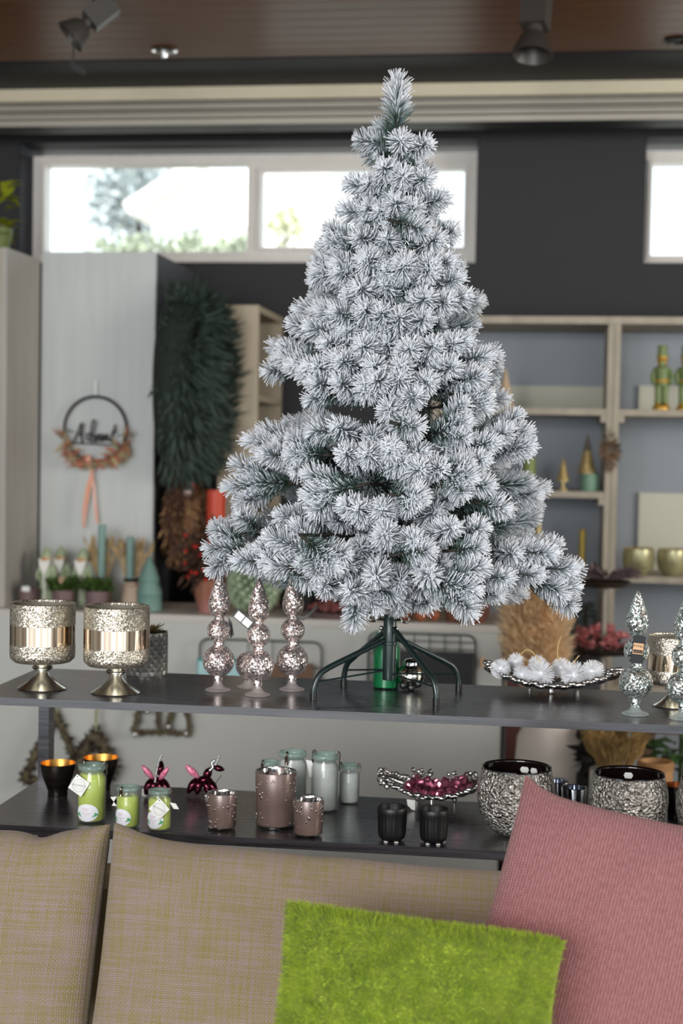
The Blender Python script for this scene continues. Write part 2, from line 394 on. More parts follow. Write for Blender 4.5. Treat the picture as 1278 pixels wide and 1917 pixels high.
G().tube([(0,0,0), (0,0,p.z)], [.03,.015], 6).build('stem', m_bark, t_)

# ------------------------------------------------------------------ ceiling fittings
def spotlight(p, d, label, s=1.0, cord=False):
    t = thing('spotlight', label, 'spotlight', p)
    d = Vector(d).normalized(); X = d.to_track_quat('Z', 'Y').to_matrix().to_4x4()
    G().box(-.034*s, .034*s, -.034*s, .034*s, -.05*s, .045*s, X).build('gear_box', M['spot_grey'], t, smooth=False)
    G().lathe([(0,.045*s), (.022*s,.045*s), (.022*s,.062*s), (.036*s,.075*s), (.056*s,.125*s), (.05*s,.126*s), (.03*s,.08*s), (0,.08*s)], 28, X).build('reflector_head', M['spot_grey'], t)
    G().tube([(0,0,0), (0,.03,.04), (0,.03,CZ-p[2])], .009, 8).build('mounting_arm', M['spot_grey'], t)
    G().lathe([(0,0), (.035,0), (.035,-.02), (0,-.02)], 20, Matrix.Translation((0,.03,CZ-p[2]))).build('ceiling_rose', M['spot_grey'], t)
    if cord:
        a = X @ Vector((.045*s, 0, .12*s))
        G().tube([a, a+Vector((.006,0,-.05)), a+Vector((.004,0,-.10))], .0022, 6).build('cord', M['black'], t)
        G().prism([(-.012,0), (.03,-.025), (.028,-.04), (-.012,-.02)], -.01, .01, Matrix.Translation(a+Vector((.012,0,-.09)))).build('plug', M['black'], t, smooth=False)
    return t
p = aty(188, 24, 4.55)
spotlight(p, (-.66, -.25, -.62), 'grey ceiling spotlight pointing down left, dark plug hanging from its cord', .98, True)
p = aty(1003, 22, 4.5)
spotlight(p, (-.06, -.25, -1), 'grey ceiling spotlight pointing straight down, without a hanging cord', 1.12)
def downlight(p, label, mm, mi):
    t = thing('downlight', label, 'ceiling light', p)
    G().lathe([(.030,.004), (.044,.0), (.047,-.004), (.044,-.008), (.034,-.010), (.030,.0)], 28).build('trim_ring', mm, t)
    G().lathe([(0,.002), (.03,.002), (.03,-.001), (0,-.001)], 24).build('lens', mi, t)
    if mm is M['chrome']:
        G().lathe([(0,-.03), (.012,-.028), (.016,-.012), (.02,-.001)], 20).build('bulb', M['chrome'], t)
p = atz(308, 93, CZ); downlight(p, 'round chrome downlight recessed in the wooden ceiling', M['chrome'], M['black'])
p = atz(1268, 74, CZ); downlight(p, 'dark recessed downlight in the ceiling at the far right', M['black'], M['black'])

# ------------------------------------------------------------------ left cabinets
def carcass(name, label, x0, x1, y0, y1, z1, mats, extra=None):
    t = thing(name, label, 'cabinet', ((x0+x1)/2, y0, 0)); hx = (x1-x0)/2
    return t, hx, y1-y0
t, hx, dy = carcass('tall_cabinet', 'tall pale grey cabinet with charcoal side carrying the round wreath with lettering', -1.871, -1.437, 5.4, 6.1, 2.205, None)
G().box(-hx, hx, 0, .02, 0, 2.205).build('front_panel', M['grey_wood'], t, smooth=False)
G().box(hx-.02, hx, .021, dy-.001, 0, 2.205).build('side_panel', M['grey_wood_side'], t, smooth=False)
G().box(-hx, hx-.021, .021, dy-.001, 2.185, 2.204).build('top_panel', M['grey_wood_side'], t, smooth=False)
G().box(-hx, -hx+.02, .021, dy-.001, 0, 2.184).build('side_panel', M['grey_wood_side'], t, smooth=False)
t, hx, dy = carcass('side_cabinet', 'taupe cabinet standing on the counter end with a yellow green plant on top', -2.5, -1.876, 5.05, 5.39, 2.175, None); t.location.z = CT+.0004; HC = 2.175-CT
G().box(hx-.022, hx, .0, dy, 0, HC).build('side_panel', M['taupe_wood'], t, smooth=False)
G().box(hx-.05, hx-.0225, -.002, .02, 0, HC).build('edge_strip', M['shelf_pale'], t, smooth=False)
G().box(-hx, hx-.023, .02, dy, HC-.025, HC).build('top_panel', M['taupe_wood'], t, smooth=False)
G().box(-hx, hx-.051, 0, .02, 0, HC-.025).build('front_panel', M['taupe_wood'], t, smooth=False)
# beige open shelf unit
BKY = 5.56; bx0, bx1 = xpix(408, BKY, 800), xpix(481, BKY, 800); BZ = zpix(571, BKY, 470); BD = 6.09-BKY
t = thing('bookcase', 'beige open bookcase turned sideways between dark cabinet and snowy tree', 'bookcase', (bx1, BKY, 0))
G().box(bx0-bx1, 0, 0, .022, 0, BZ).build('side_panel', M['beige_wood'], t, smooth=False)
G().box(bx0-bx1, 0, BD-.02, BD, 0, BZ).build('side_panel', M['beige_wood'], t, smooth=False)
G().box(bx0-bx1, bx0-bx1+.02, .023, BD-.021, 0, BZ-.026).build('back_panel', M['grey_wood_side'], t, smooth=False)
for z in (BZ-.025, zpix(745, BKY, 490)-.012, 1.22, .84):
    G().box(bx0-bx1+.021, -.001, .023, BD-.021, z, z+.024).build('shelf_board', M['beige_wood'], t, smooth=False)
t = thing('orange_jar', 'orange jar inside the sideways beige bookcase', 'jar', (bx1-.07, BKY+.15, zpix(745, BKY, 490)+.0125))
G().lathe([(0,0), (.04,0), (.045,.01), (.045,.13), (.036,.15), (.036,.165), (.03,.165), (.03,.15), (.0,.148)], 24).build('body', mat('orange_glaze', (190,100,40), .35), t)
# yellow green plant
p = aty(0, 460, 5.2)
t = thing('pot_plant', 'yellow green leafy plant on top of the left cabinet', 'plant', (p.x-.015, 5.2, 2.1755))
g = G(); q = random.Random(4)
for i in range(34):
    a = q.uniform(0, 6.28); b = Vector((cos(a)*q.uniform(.01,.05), sin(a)*.05, q.uniform(.05,.24)))
    g.leaf(b, Vector((cos(a), sin(a), q.uniform(-.2,.7))), Vector((0,0,1)), .08, .05, .4)
g.build('leaves', mat('lime_leaf', (172,180,40), .5, noise=.3, nscale=12), t)
G().lathe([(0,0), (.045,0), (.06,.09), (.054,.09), (.045,.08), (0,.08)], 24).build('pot', mat('green_pot', (96,110,50), .5), t)

# wreath with lettering
k = 5.38/2800/.98
c = aty(179, 803, 5.385)
t = thing('ring_wreath', 'black metal ring with cursive lettering, dried flowers and peach ribbon', 'wreath', (c.x, 5.385, c.z))
R_ = 61*k
G().tube(arc((0,-.006,0), R_, 0, 2*pi, 48)[:-1], .0055, 8, closed=True).build('ring', M['black'], t)
def st(pts): return [((x-179)*k, -.012, (803-yy)*k) for x, yy in pts]
def wp(x, yy): return (80+x*190/1256, 720+yy*290/1917)     # from the enlarged view
L_ = G()
for s_, r in (([(345,720),(375,715),(410,650),(455,540),(482,480),(488,520),(484,620),(490,725)], .0045), ([(420,620),(500,610)], .003),
          ([(600,620),(560,610),(545,660),(580,690),(620,620),(650,520),(655,450),(625,450),(610,520),(600,640),(615,725)], .004),
          ([(632,622),(648,635),(660,716),(692,630),(706,622)], .0042), ([(706,672),(742,652),(746,618),(722,616),(708,652),(722,698),(758,676)], .0038),
          ([(762,700),(774,622),(778,690),(802,622),(818,632),(820,694),(846,672)], .0038), ([(918,490),(898,570),(872,650),(866,700),(884,716),(906,690)], .0045), ([(860,585),(940,575)], .003)):
    L_.tube(smooth_path(st([wp(*q) for q in s_]), 5), r*.85, 6)
L_.build('lettering', M['black'], t)
L_ = G()
L_.tube(smooth_path(st([wp(*q) for q in [(240,580),(300,565),(380,600)]]), 5), .002, 6)
L_.tube(smooth_path(st([wp(*q) for q in [(940,640),(985,620),(1035,640)]]), 5), .002, 6)
L_.tube(st([wp(*q) for q in [(280,725),(640,738),(1010,750)]]), .0025, 6)
L_.build('flourish', M['black'], t)
g1, g2, g3 = G(), G(), G(); q = random.Random(9)
for i in range(230):
    a = radians(q.uniform(196, 344)); rr = R_*q.uniform(.95, 1.12)
    b = Vector((rr*cos(a), -.015+q.uniform(-.015,.01), rr*sin(a)))
    dd = Vector((-sin(a)*q.choice((-1,1))+.5*cos(a), -.4+q.uniform(-.4,.3), cos(a)*q.choice((-1,1))+.5*sin(a)))
    (g1, g2, g3)[q.choice((0,0,1,2))].leaf(b, dd, Vector((q.gauss(0,1), -1, q.gauss(0,1))), q.uniform(.035,.065), q.uniform(.005,.013), .3)
m_rust = mat('rust_petals', (186,112,88), .7); m_straw = mat('straw', (188,170,128), .7); m_sage = mat('sage_sprigs', (150,152,118), .7)
g1.build('dried_petals', m_rust, t); g2.build('dried_grass', m_straw, t); g3.build('sprigs', m_sage, t)
def ribbon(pts, ws, m, t, name, tw=0):
    g = G(); P = smooth_path(pts, 6); n = len(P); vs = []
    for i, p in enumerate(P):
        u = i/(n-1)*(len(ws)-1); j = min(int(u), len(ws)-2); w_ = ws[j]+(ws[j+1]-ws[j])*(u-j)
        a = tw*i/n; s = Vector((cos(a), sin(a), 0))*w_/2
        vs += [p-s, p+s, p+s+Vector((0,.0012,0)), p-s+Vector((0,.0012,0))]
    fs = []
    for i in range(n-1):
        b = i*4
        for q_ in range(4): fs.append((b+q_, b+(q_+1) % 4, b+4+(q_+1) % 4, b+4+q_))
    fs += [(3,2,1,0), (n*4-4, n*4-3, n*4-2, n*4-1)]
    return g.add(vs, fs).build(name, m, t)
m_peach = mat('peach_satin', (222,160,134), .35, sheen=.3)
ribbon([(x, yy-.02, z) for x, yy, z in st([wp(575,890),wp(610,980),wp(640,1100),wp(600,1300),wp(560,1550),wp(545,1790)])], [.012,.014,.011,.02,.018,.009], m_peach, t, 'ribbon', .9)
ribbon([(x, yy-.012, z) for x, yy, z in st([wp(640,1080),wp(665,1300),wp(690,1550),wp(715,1725)])], [.008,.008,.011,.010], m_peach, t, 'ribbon', .5)
G().ball((st([wp(595,920)])[0][0], -.035, st([wp(595,920)])[0][2]), .013, sc=(1,.6,1.2)).build('ribbon_knot', m_peach, t)
G().box(-.0035, .0035, -.004, -.002, R_, R_+30*k).build('hanger', M['white_paper'], t, smooth=False)

# fir wreath and dried wreath on the charcoal side
def ring_foliage(g, R1, r, n, ln, w, seed, mi=0, squash=1, droop=0):
    q = random.Random(seed)
    for _ in range(n):
        a = q.uniform(0, 2*pi); b = q.uniform(-pi*.62, pi*.62)
        rad = Vector((0, cos(a), sin(a)))
        d = rad*sin(b)+Vector((1,0,0))*cos(b)
        c_ = rad*R1+d*r*q.uniform(.5, 1); tang = Vector((0, -sin(a), cos(a)))
        g.leaf(c_, d*.8+tang*q.uniform(.2,1.0)+Vector((0,0,-droop)), Vector((q.gauss(0,1), q.gauss(0,1), q.gauss(0,1))), ln*q.uniform(.7,1.3), w, .3, mi)
sx = -1.436
c = aty(372, 718, 5.37)
t = thing('fir_wreath', 'large dark green fir wreath hanging on the charcoal cabinet side', 'wreath', (sx+.004, 5.37, c.z))
G().tube([(.09, .02+.11*cos(a*pi/20), .24*sin(a*pi/20)) for a in range(40)], .07, 10, closed=True).build('core', mat('fir_core', (28,38,32), .9), t)
g = G(); ring_foliage(g, .235, .115, 2600, .07, .012, 2); g.v = [((x+.012)*(1.32-1.6*z*z), yy*.5+.02, z*1.02) for x, yy, z in g.v]
for o_ in (Vector((.08,0,0)),):
    g.v = [(x+.09, yy, z) for x, yy, z in g.v]
g.build('fir_tips', [mat('fir_green', (52,68,58), .7, noise=.4, nscale=14)], t, smooth=False)['kind'] = 'stuff'
c = aty(336, 972, 5.56)
t = thing('dried_wreath', 'rust brown dried wreath with pink baubles on the charcoal cabinet side', 'wreath', (sx+.006, 5.56, c.z))
G().tube([(.05, .105*cos(a*pi/20), .115*sin(a*pi/20)) for a in range(40)], .04, 8, closed=True).build('core', mat('twig_core', (70,44,30), .9), t)
g = G(); ring_foliage(g, .105, .075, 1500, .042, .0065, 7); g.v = [(x+.05, yy, z) for x, yy, z in g.v]
g.v = [(x, yy*.85, z*.92) for x, yy, z in g.v]; g.build('dried_leaves', mat('rust_brown_leaf', (138,88,64), .8, noise=.45, nscale=30, c2=(182,148,104)), t, smooth=False)
mp_ = mat('coral_bauble', (226,110,104), .25); mw_ = mat('pearl_pink_bauble', (226,196,196), .15, .4)
for i, (a, b, mm) in enumerate(((1.0,.9,mp_), (.2,.8,mp_), (.5,.5,mw_), (-.5,.8,mw_), (-1.1,.7,mp_), (-1.6,.8,mw_), (2.2,.8,mw_), (-.9,.3,mp_), (1.5,1.0,mp_))):
    G().ball((.05+.075*cos(b), (.105+.075*sin(b)*.3)*cos(a), (.115+.075*sin(b)*.3)*sin(a)), .017, 14, 8).build('bauble', mm, t)

# ------------------------------------------------------------------ counter and what stands on it
cx0, cx1 = -2.5, -.128
t = thing('counter', 'long pale grey sales counter behind the display shelf', 'counter', ((cx0+cx1)/2, 5.0, 0)); hx = (cx1-cx0)/2
G().box(-hx, hx, .0, .4-.02, 0, CT-.024).build('body', M['counter'], t, smooth=False)
G().box(-hx-.001, hx+.006, -.008, .39, CT-.024, CT).build('worktop', M['counter_top'], t, smooth=False)
p = aty(946, 1250, 5.06)
t = thing('plinth', 'dark rust red plinth beside the counter end', 'plinth', (p.x+.055, 5.08, 0))
G().box(-.05, .05, 0, .3, 0, zpix(1186, 5.06, 960)).build('column', mat('rust_red', (92,44,36), .6, noise=.2), t, smooth=False)
G().box(-.055, .055, -.006, .306, zpix(1186, 5.06, 960), zpix(1186, 5.06, 960)+.012).build('cap', mat('rust_red_cap', (104,50,40), .55), t, smooth=False)

m_mauve = mat('mauve_brown_pot', (116,94,94), .5); m_leafg = mat('succulent_green', (84,112,52), .5, noise=.3, nscale=20)
def planter(px, hw, top, bot, Y, label, plant=True, seed=1, sticker=False):
    p = aty(px, bot, Y); k = kk(p); R_ = hw*k; Hh = zpix(top, Y, px)-CT
    t = thing('planter', label, 'planter', (p.x, Y, CT), 0, 'mauve planters on the counter')
    G().lathe([(0,0), (R_*.8,0), (R_,Hh*.9), (R_,Hh), (R_*.92,Hh), (R_*.88,Hh*.85), (0,Hh*.85)], 28).build('pot', m_mauve, t)
    if plant:
        g = G(); q = random.Random(seed)
        for i in range(110):
            a = q.uniform(0, 6.28); rr = R_*q.random()**.5
            b = Vector((rr*cos(a)*.9, rr*sin(a)*.9, Hh*.9+q.uniform(0,.03)))
            g.leaf(b, Vector((cos(a)*.9, sin(a)*.9, q.uniform(.2,1.3))), Vector((q.gauss(0,.4), q.gauss(0,.4), 1)), .042, .026, .3)
        g.build('leaves', m_leafg, t)
        if seed == 1: G().ball((0, -R_*.5, Hh+.035), .012, 10, 6).build('flower_bud', mat('blush_bud', (220,180,150), .6), t)
    if sticker: G().box(-.012, .016, -R_-.002, -R_+.0, Hh-.006, Hh+.012).build('price_sticker', M['white_paper'], t, smooth=False)
planter(54, 20, 1102, 1136, 5.14, 'mauve planter without a plant at the left end of the counter', False, 0, True)
planter(119, 22, 1104, 1138, 5.10, 'mauve planter with leafy plant and one blush bud', True, 1)
planter(181, 23, 1106, 1140, 5.10, 'mauve planter with leafy plant beside the straw bundle candle', True, 2)

m_sk = mat('tan_face', (206,160,110), .6); m_beard = mat('white_beard', (236,234,226), .8); m_coat = mat('sage_coat', (170,184,150), .7, noise=.2, nscale=40)
m_trim = mat('coat_trim_white', (225,226,215), .7)
def santa(px, Y, label):
    base = aty(px, 1133, Y); t = thing('gnome_figurine', label, 'figurine', (base.x, Y, CT), 0, 'bearded figurines on the counter')
    G().lathe([(0,0), (.026,0), (.03,.01), (.026,.07), (.022,.12), (.014,.15), (0,.152)], 20).build('coat', m_coat, t)
    G().ball((0,-.004,.163), .02, 14, 8).build('head', m_sk, t)
    G().lathe([(.021,.168), (.023,.174), (.017,.19), (.006,.206), (0,.207)], 18).build('hood', m_coat, t)
    G().prism([(-.02,.166), (-.017,.14), (0,.105), (.017,.14), (.02,.166), (.008,.158), (-.008,.158)], -.034, -.014).build('beard', m_beard, t)
    G().ball((0,-.025,.164), .005, 8, 6).build('nose', m_sk, t)
    for s in (-1,1):
        G().tube([(s*.018,0,.14), (s*.032,-.006,.11), (s*.024,-.024,.09)], [.009,.009,.007], 8).build('arm', m_coat, t)
        G().ball((s*.012,-.012,.008), .013, 10, 6, sc=(.9,1.3,.7)).build('boot', M['print_grey'], t)
    G().box(-.004, .004, -.029, -.024, .012, .105).build('coat_trim', m_trim, t, smooth=False)
santa(87, 5.2, 'bearded figurine in sage coat, leftmost of the three on the counter')
santa(114, 5.26, 'bearded figurine in sage coat, middle one, behind the planter with blush bud')
santa(154, 5.2, 'bearded figurine in sage coat, nearest to the straw candle bundles')

m_teal = mat('teal_wax', (128,160,152), .5); m_sandp = mat('sand_pink_holder', (206,182,160), .6)
def straw_candle(px, top, Y, label, seed, tilt):
    b = aty(px, 1136, Y); t = thing('candle_bundle', label, 'candle', (b.x, Y, CT), 0, 'teal candles in straw bundles')
    zc = zpix(top, Y, px)-CT
    G().lathe([(0,0), (.034,0), (.034,.07), (.022,.078), (.022,.10), (.026,.105), (.0,.105)], 20).build('holder', m_sandp, t)
    G().lathe([(0,.1), (.0145,.1), (.0145,zc), (.004,zc+.001), (0,zc)], 18, Matrix.Translation((0,-.016,0))).build('candle', m_teal, t)
    g = G(); q = random.Random(seed)
    for i in range(46):
        a = q.uniform(0, 6.28); l = q.uniform(.07,.15); d = Vector((cos(a)*q.uniform(.05,.5)+tilt, abs(sin(a))*.25, 1)).normalized()
        b0 = Vector((cos(a)*.016, sin(a)*.016, .09)); e = b0+d*l
        g.tube([b0, b0+d*l*.6+Vector((0,0,.005)), e], .0012, 4); g.leaf(e-d*.02, d, Vector((q.gauss(0,1),1,0)), .05, .012, .2)
    g.build('straw', mat('straw_%d' % seed, (204,174,124), .8, noise=.3, nscale=30), t, smooth=False)['kind'] = 'stuff'
    G().lathe([(.024,.086), (.027,.09), (.027,.097), (.023,.1)], 16).build('ribbon_band', M['black'], t)
straw_candle(192, 982, 5.24, 'taller teal candle in straw, behind the second mauve planter', 21, -.05)
straw_candle(245, 1004, 5.24, 'shorter teal candle in straw, beside the teal ceramic tree', 22, .03)
b = aty(279, 1142, 5.1); k = kk(b)
t = thing('ceramic_tree', 'smooth teal ceramic cone tree on the counter', 'ornament', (b.x, 5.1, CT))
G().lathe([(0,0), (.043,0), (.046,.004), (.042,.055), (.0455,.06), (.034,.10), (.0375,.106), (.023,.15), (.005,.188), (0,.19)], 24).build('cone', mat('teal_ceramic', (112,146,136), .5), t)

b = aty(384, 1152, 5.08); k = kk(b)
t = thing('pot_plant', 'pink glazed pot with dark red leafy plant and berries', 'plant', (b.x, 5.1, CT))
G().lathe([(0,0), (.028,0), (.042,.06), (.044,.115), (.039,.115), (.036,.1), (0,.1)], 26).build('pot', mat('pink_glaze', (168,116,110), .3, noise=.4, nscale=10, c2=(140,92,70)), t)
g = leaf_cloud(G(), (-.015,.0,.2), (.085,.07,.12), 420, .05, .014, 31, .15); g.build('leaves', mat('dark_red_leaf', (78,52,36), .7, noise=.4, nscale=25), t, smooth=False)
q = random.Random(5); g = G()
for i in range(22): g.ball((q.uniform(-.07,.06), q.uniform(-.08,-.02), q.uniform(.12,.28)), .007, 8, 6)
g.build('berries', mat('red_berry', (186,40,30), .3), t)
b = aty(401, 1100, 5.33); zt_ = zpix(918, 5.33, 401)-CT
t = thing('pillar_vase', 'tall orange red ribbed cylinder vase behind the red plant', 'vase', (b.x, 5.34, CT))
G().lathe([(0,0), (.034,0), (.034,zt_), (.029,zt_), (.029,.02), (0,.02)], 48, wob=lambda a, z: 1+.025*cos(a*18)).build('body', mat('orange_red_glaze', (196,62,34), .45), t)
b = aty(472, 1152, 5.1)
t = thing('moss_ball', 'round grey green succulent ball on the counter', 'plant', (b.x, 5.12, CT))
G().ball((0,0,.09), .076, 20, 12).build('core', mat('moss_core', (84,104,76), .9), t)
g = G(); q = random.Random(6)
for i in range(140):
    zf = 1-2*(i+.5)/140; a = i*2.39996; rr = (1-zf*zf)**.5
    c_ = Vector((rr*cos(a), rr*sin(a), zf)); 
    if c_.z < -.9: continue
    g.ball(c_*.084+Vector((0,0,.092)), .013*q.uniform(.8,1.3), 8, 6)
g.build('rosettes', mat('succulent_grey_green', (164,182,150), .6, noise=.35, nscale=22), t)['kind'] = 'stuff'
b = aty(548, 1140, 5.2)
t = thing('pot_plant', 'dark green bladed plant in a dark pot behind the pink glass finials', 'plant', (b.x+.02, 5.27, CT))
G().lathe([(0,0), (.04,0), (.05,.08), (.044,.08), (0,.07)], 22).build('pot', M['black_matt'], t)
g = G(); q = random.Random(8)
for i in range(40):
    a = q.uniform(0, 6.28); g.leaf(Vector((cos(a)*.02, sin(a)*.02, .07)), Vector((cos(a)*.4, sin(a)*.4, 1)), Vector((cos(a), sin(a), 0)), q.uniform(.12,.2), .016, .4)
g.build('leaves', mat('dark_blade_green', (52,74,38), .5), t)
b = aty(628, 1164, 5.05)
t = thing('heather_tray', 'tray of dusty red heather flowers on the counter', 'plant', (b.x, 5.09, CT))
G().lathe([(0,0), (.09,0), (.1,.02), (.094,.02), (.086,.006), (0,.006)], 28).build('tray', m_mauve, t)
g = G(); q = random.Random(12)
for i in range(190):
    a = q.uniform(0, 6.28); rr = .1*q.random()**.5; g.ball((rr*cos(a), rr*sin(a)*.75, .018+(.1-rr)*.5*q.random()+.012), .0085*q.uniform(.7,1.3), 7, 5)
g.build('blossoms', mat('dusty_red_blossom', (142,82,78), .8, noise=.4, nscale=40), t)['kind'] = 'stuff'
b = aty(615, 1126, 5.25)
t = thing('heather_pot', 'pale pink heather behind the dusty red tray', 'plant', (b.x, 5.28, CT))
G().lathe([(0,0), (.032,0), (.038,.05), (.033,.05), (0,.045)], 20).build('pot', m_mauve, t)
leaf_cloud(G(), (0,0,.075), (.05,.04,.035), 160, .02, .01, 14, .2).build('blossoms', mat('pale_pink_blossom', (206,176,172), .8), t, smooth=False)
m_terr = mat('orange_brown_wood', (176,104,70), .5, noise=.35, nscale=40, bump=.3, bscale=80)
for px, py, r, lb in ((758,1160,.022,'leftmost of the three wooden balls left of the brown glass pots'), (787,1164,.023,'middle one of the three wooden balls, in front'), (811,1158,.022,'rightmost of the three wooden balls, nearest the brown glass pots')):
    b = aty(px, py, 5.06)
    t = thing('wooden_ball', 'orange brown %s' % lb, 'ornament', (b.x, 5.07 if px != 787 else 5.045, CT), 0, 'orange brown wooden balls')
    G().ball((0,0,r), r, 18, 10).build('ball', m_terr, t); G().tube([(0,0,2*r-.001), (.002,0,2*r+.008)], .0015, 6).build('stalk', m_bark, t)
b = aty(792, 1145, 5.2)
t = thing('glass_candle', 'pale yellow candle in a clear glass behind the wooden balls', 'candle', (b.x, 5.22, CT))
G().lathe([(0,.004), (.03,.004), (.03,.075), (0,.075)], 22).build('wax', mat('yellow_wax', (226,216,150), .5), t)
G().lathe([(0,0), (.034,0), (.036,.1), (.034,.1), (.032,.003), (0,.003)], 26).build('glass', glass('clear_glass', (240,245,240)), t)
m_bg = mat('brown_smoked_glass', (122,78,58), .2, coat=.4); m_bg2 = mat('red_brown_glaze', (128,78,72), .3)
for px, hw, tp, bt, Y, mm, lb in ((848,17,1127,1166,5.06,m_bg,'small brown glass pot, left of the pair in front'), (888,21,1127,1172,5.03,m_bg,'larger brown glass pot, right of the pair in front'), (886,32,1088,1160,5.22,m_bg2,'red brown glazed pot standing behind the two brown glass pots')):
    b = aty(px, bt, Y); k = kk(b); R_ = hw*k; Hh = zpix(tp, Y, px)-CT
    t = thing('glass_pot', lb, 'pot', (b.x, Y+.02, CT))
    G().lathe([(0,0), (R_*.8,0), (R_*.9,.006), (R_,Hh*.6), (R_*.97,Hh), (R_*.88,Hh), (R_*.9,Hh*.6), (R_*.75,.01), (0,.01)], 26).build('body', mm, t)
    if hw < 30: G().box(-.006, .008, -R_-.001, -R_*.93, Hh*.86, Hh*.98).build('price_sticker', M['white_paper'], t, smooth=False)

# wire racks hung on the counter front
m_wire = mat('dark_wire', (60,66,64), .4, .6)
def rack(px0, px1, top, bot, label, name, rows, cols):
    Y = 4.965; a = aty(px0, top, Y); b = aty(px1, bot, Y); W = b.x-a.x; Hh = a.z-b.z
    t = thing('wire_rack', label, 'rack', (a.x+W/2, Y, b.z)); r = .03
    out = [(-W/2,0,0), (-W/2,0,Hh-r)]+arc((-W/2+r,0,Hh-r), r, pi, pi/2, 6)[1:]+arc((W/2-r,0,Hh-r), r, pi/2, 0, 6)+[(W/2,0,0)]
    G().tube(out, .0035, 8).build('frame', m_wire, t)
    for i in range(1, cols): G().tube([(-W/2+W*i/cols, 0, 0), (-W/2+W*i/cols, 0, Hh)], .002, 6).build('wire', m_wire, t)
    for j in rows: G().tube([(-W/2, 0, Hh*j), (W/2, 0, Hh*j)], .002, 6).build('wire', m_wire, t)
    G().tube([(-W/2,0,.002), (W/2,0,.002)], .003, 8).build('wire', m_wire, t)
    for s in (-1,1): G().tube([(s*W*.3,0,Hh), (s*W*.3,.015,Hh+.002), (s*W*.3,.026,Hh-.003)], .003, 6).build('hook', m_wire, t)
    return t, W, Hh
t, W, Hh = rack(374, 600, 1195, 1330, 'dark wire rack holding teal and coral cards behind the pink finials', 'a', (.62,), 5)
def card(px, py, w_, h_, cols, label):
    p = aty(px, py, 4.945); t = thing('greeting_card', label, 'card', (p.x, 4.945, p.z), 0, 'cards in the wire rack')
    G().box(-w_/2, w_/2, 0, .004, -h_/2, h_/2).build('sheet', cols[0], t, smooth=False)
    G().box(-w_/2+.004, w_/2-.004, -.0006, 0, -h_*.05, h_*.42).build('print', cols[1], t, smooth=False)
    G().prism([(-w_*.35,-h_*.35), (w_*.1,-h_*.4), (w_*.4,-h_*.2), (0,-h_*.12)], -.0008, 0).build('print', cols[2], t, smooth=False)
mt1 = mat('teal_print', (70,140,136), .5); mt2 = mat('pale_blue_print', (170,212,214), .5); mt3 = mat('coral_print', (208,92,84), .5); mtb = mat('brown_card', (110,80,58), .6)
card(395, 1272, .10, .145, (mt1, mt2, mt3), 'teal and coral card, left end of the wire rack')
card(440, 1272, .07, .14, (mt1, mt2, mt3), 'teal and coral card between the first two pink finials')
card(520, 1278, .06, .13, (mtb, mtb, mt3), 'brown card behind the second and third pink finials')
card(570, 1278, .055, .13, (mtb, mtb, mtb), 'brown card at the right end of the rack near the tree stand')
t, W, Hh = rack(690, 887, 1183, 1330, 'dark wire rack with black board behind the tree stand', 'b', (.9, .8, .72), 7)
p = aty(792, 1275, 4.945)
t = thing('black_board', 'plain black board hanging in the wire rack behind the tree stand', 'board', (p.x, 4.945, p.z))
G().box(-.17, .165, 0, .006, -.1, .095).build('sheet', M['black'], t, smooth=False)
G().box(-.172, .167, -.002, .008, .095, .1).build('top_rail', M['black'], t, smooth=False)
p = aty(903, 1240, 4.985)
t = thing('price_tag', 'small beige tag stuck on the counter end', 'tag', (p.x, 4.989, p.z)); G().box(-.006, .006, 0, .002, -.016, .016).build('sheet', M['tag_gold'], t, smooth=False)

# twig wreaths hung low on the counter front
m_twig = mat('twig_wreath', (78,66,50), .85, noise=.4, nscale=30, c2=(104,96,70)); m_dc = mat('dark_cone_leaf', (48,38,32), .8)
def twig(name, outline, r, label, seed, closed=True, hang=None, leafy=0, beads=()):
    Y = 4.965 if leafy < 3 else 4.93; P = [aty(x, yy, Y) for x, yy in outline]; c = sum(P, Vector())/len(P)
    t = thing(name, label, 'wreath', (c.x, Y, c.z), 0, None); L = [p-Vector((c.x, Y, c.z)) for p in P]
    q = random.Random(seed); path = []
    n = len(L)
    for i in range(n if closed else n-1):
        a, b = L[i], L[(i+1) % n]
        for j in range(8): path.append(a+(b-a)*j/8+Vector((q.uniform(-.004,.004), q.uniform(-.004,.004), q.uniform(-.004,.004))))
    g = G(); g.tube(path, r, 7, closed=closed)
    g.build('frame', m_twig, t)
    g = G()
    for p in path:
        for _ in range(5+leafy): g.leaf(p, Vector((q.gauss(0,1), q.gauss(0,.6)-.3, q.gauss(0,1))), Vector((q.gauss(0,1), q.gauss(0,1), q.gauss(0,1))), r*2.4, r*.9, .3)
    g.build('twigs', m_dc if leafy else m_twig, t, smooth=False)
    for x, yy in beads:
        b = aty(x, yy, Y)-Vector((c.x, Y, c.z)); G().ball(b+Vector((0,-r,0)), .011, 10, 6).build('bead', M['silver_rough'], t)
    if hang:
        a, b = [aty(x, yy, Y)-Vector((c.x, Y, c.z)) for x, yy in hang]; G().tube([a, b], .006, 6).build('hanger', m_sage, t)
twig('tree_wreath', [(106,1338), (138,1420), (88,1466), (45,1458), (70,1400)], .012, 'triangular twig wreath hanging behind the left shelf post', 1, hang=((106,1300),(106,1340)), leafy=2)
twig('tree_wreath', [(178,1372), (212,1436), (180,1470), (140,1436)], .017, 'dark cone covered wreath hanging left of the second gold cup', 2, hang=((181,1310),(179,1372)), leafy=5)
twig('bell_wreath', [(262,1318), (290,1318), (300,1372), (250,1370)], .008, 'small trapezoid twig wreath, left of the pair under the shelf', 3, beads=((254,1374), (275,1330)))
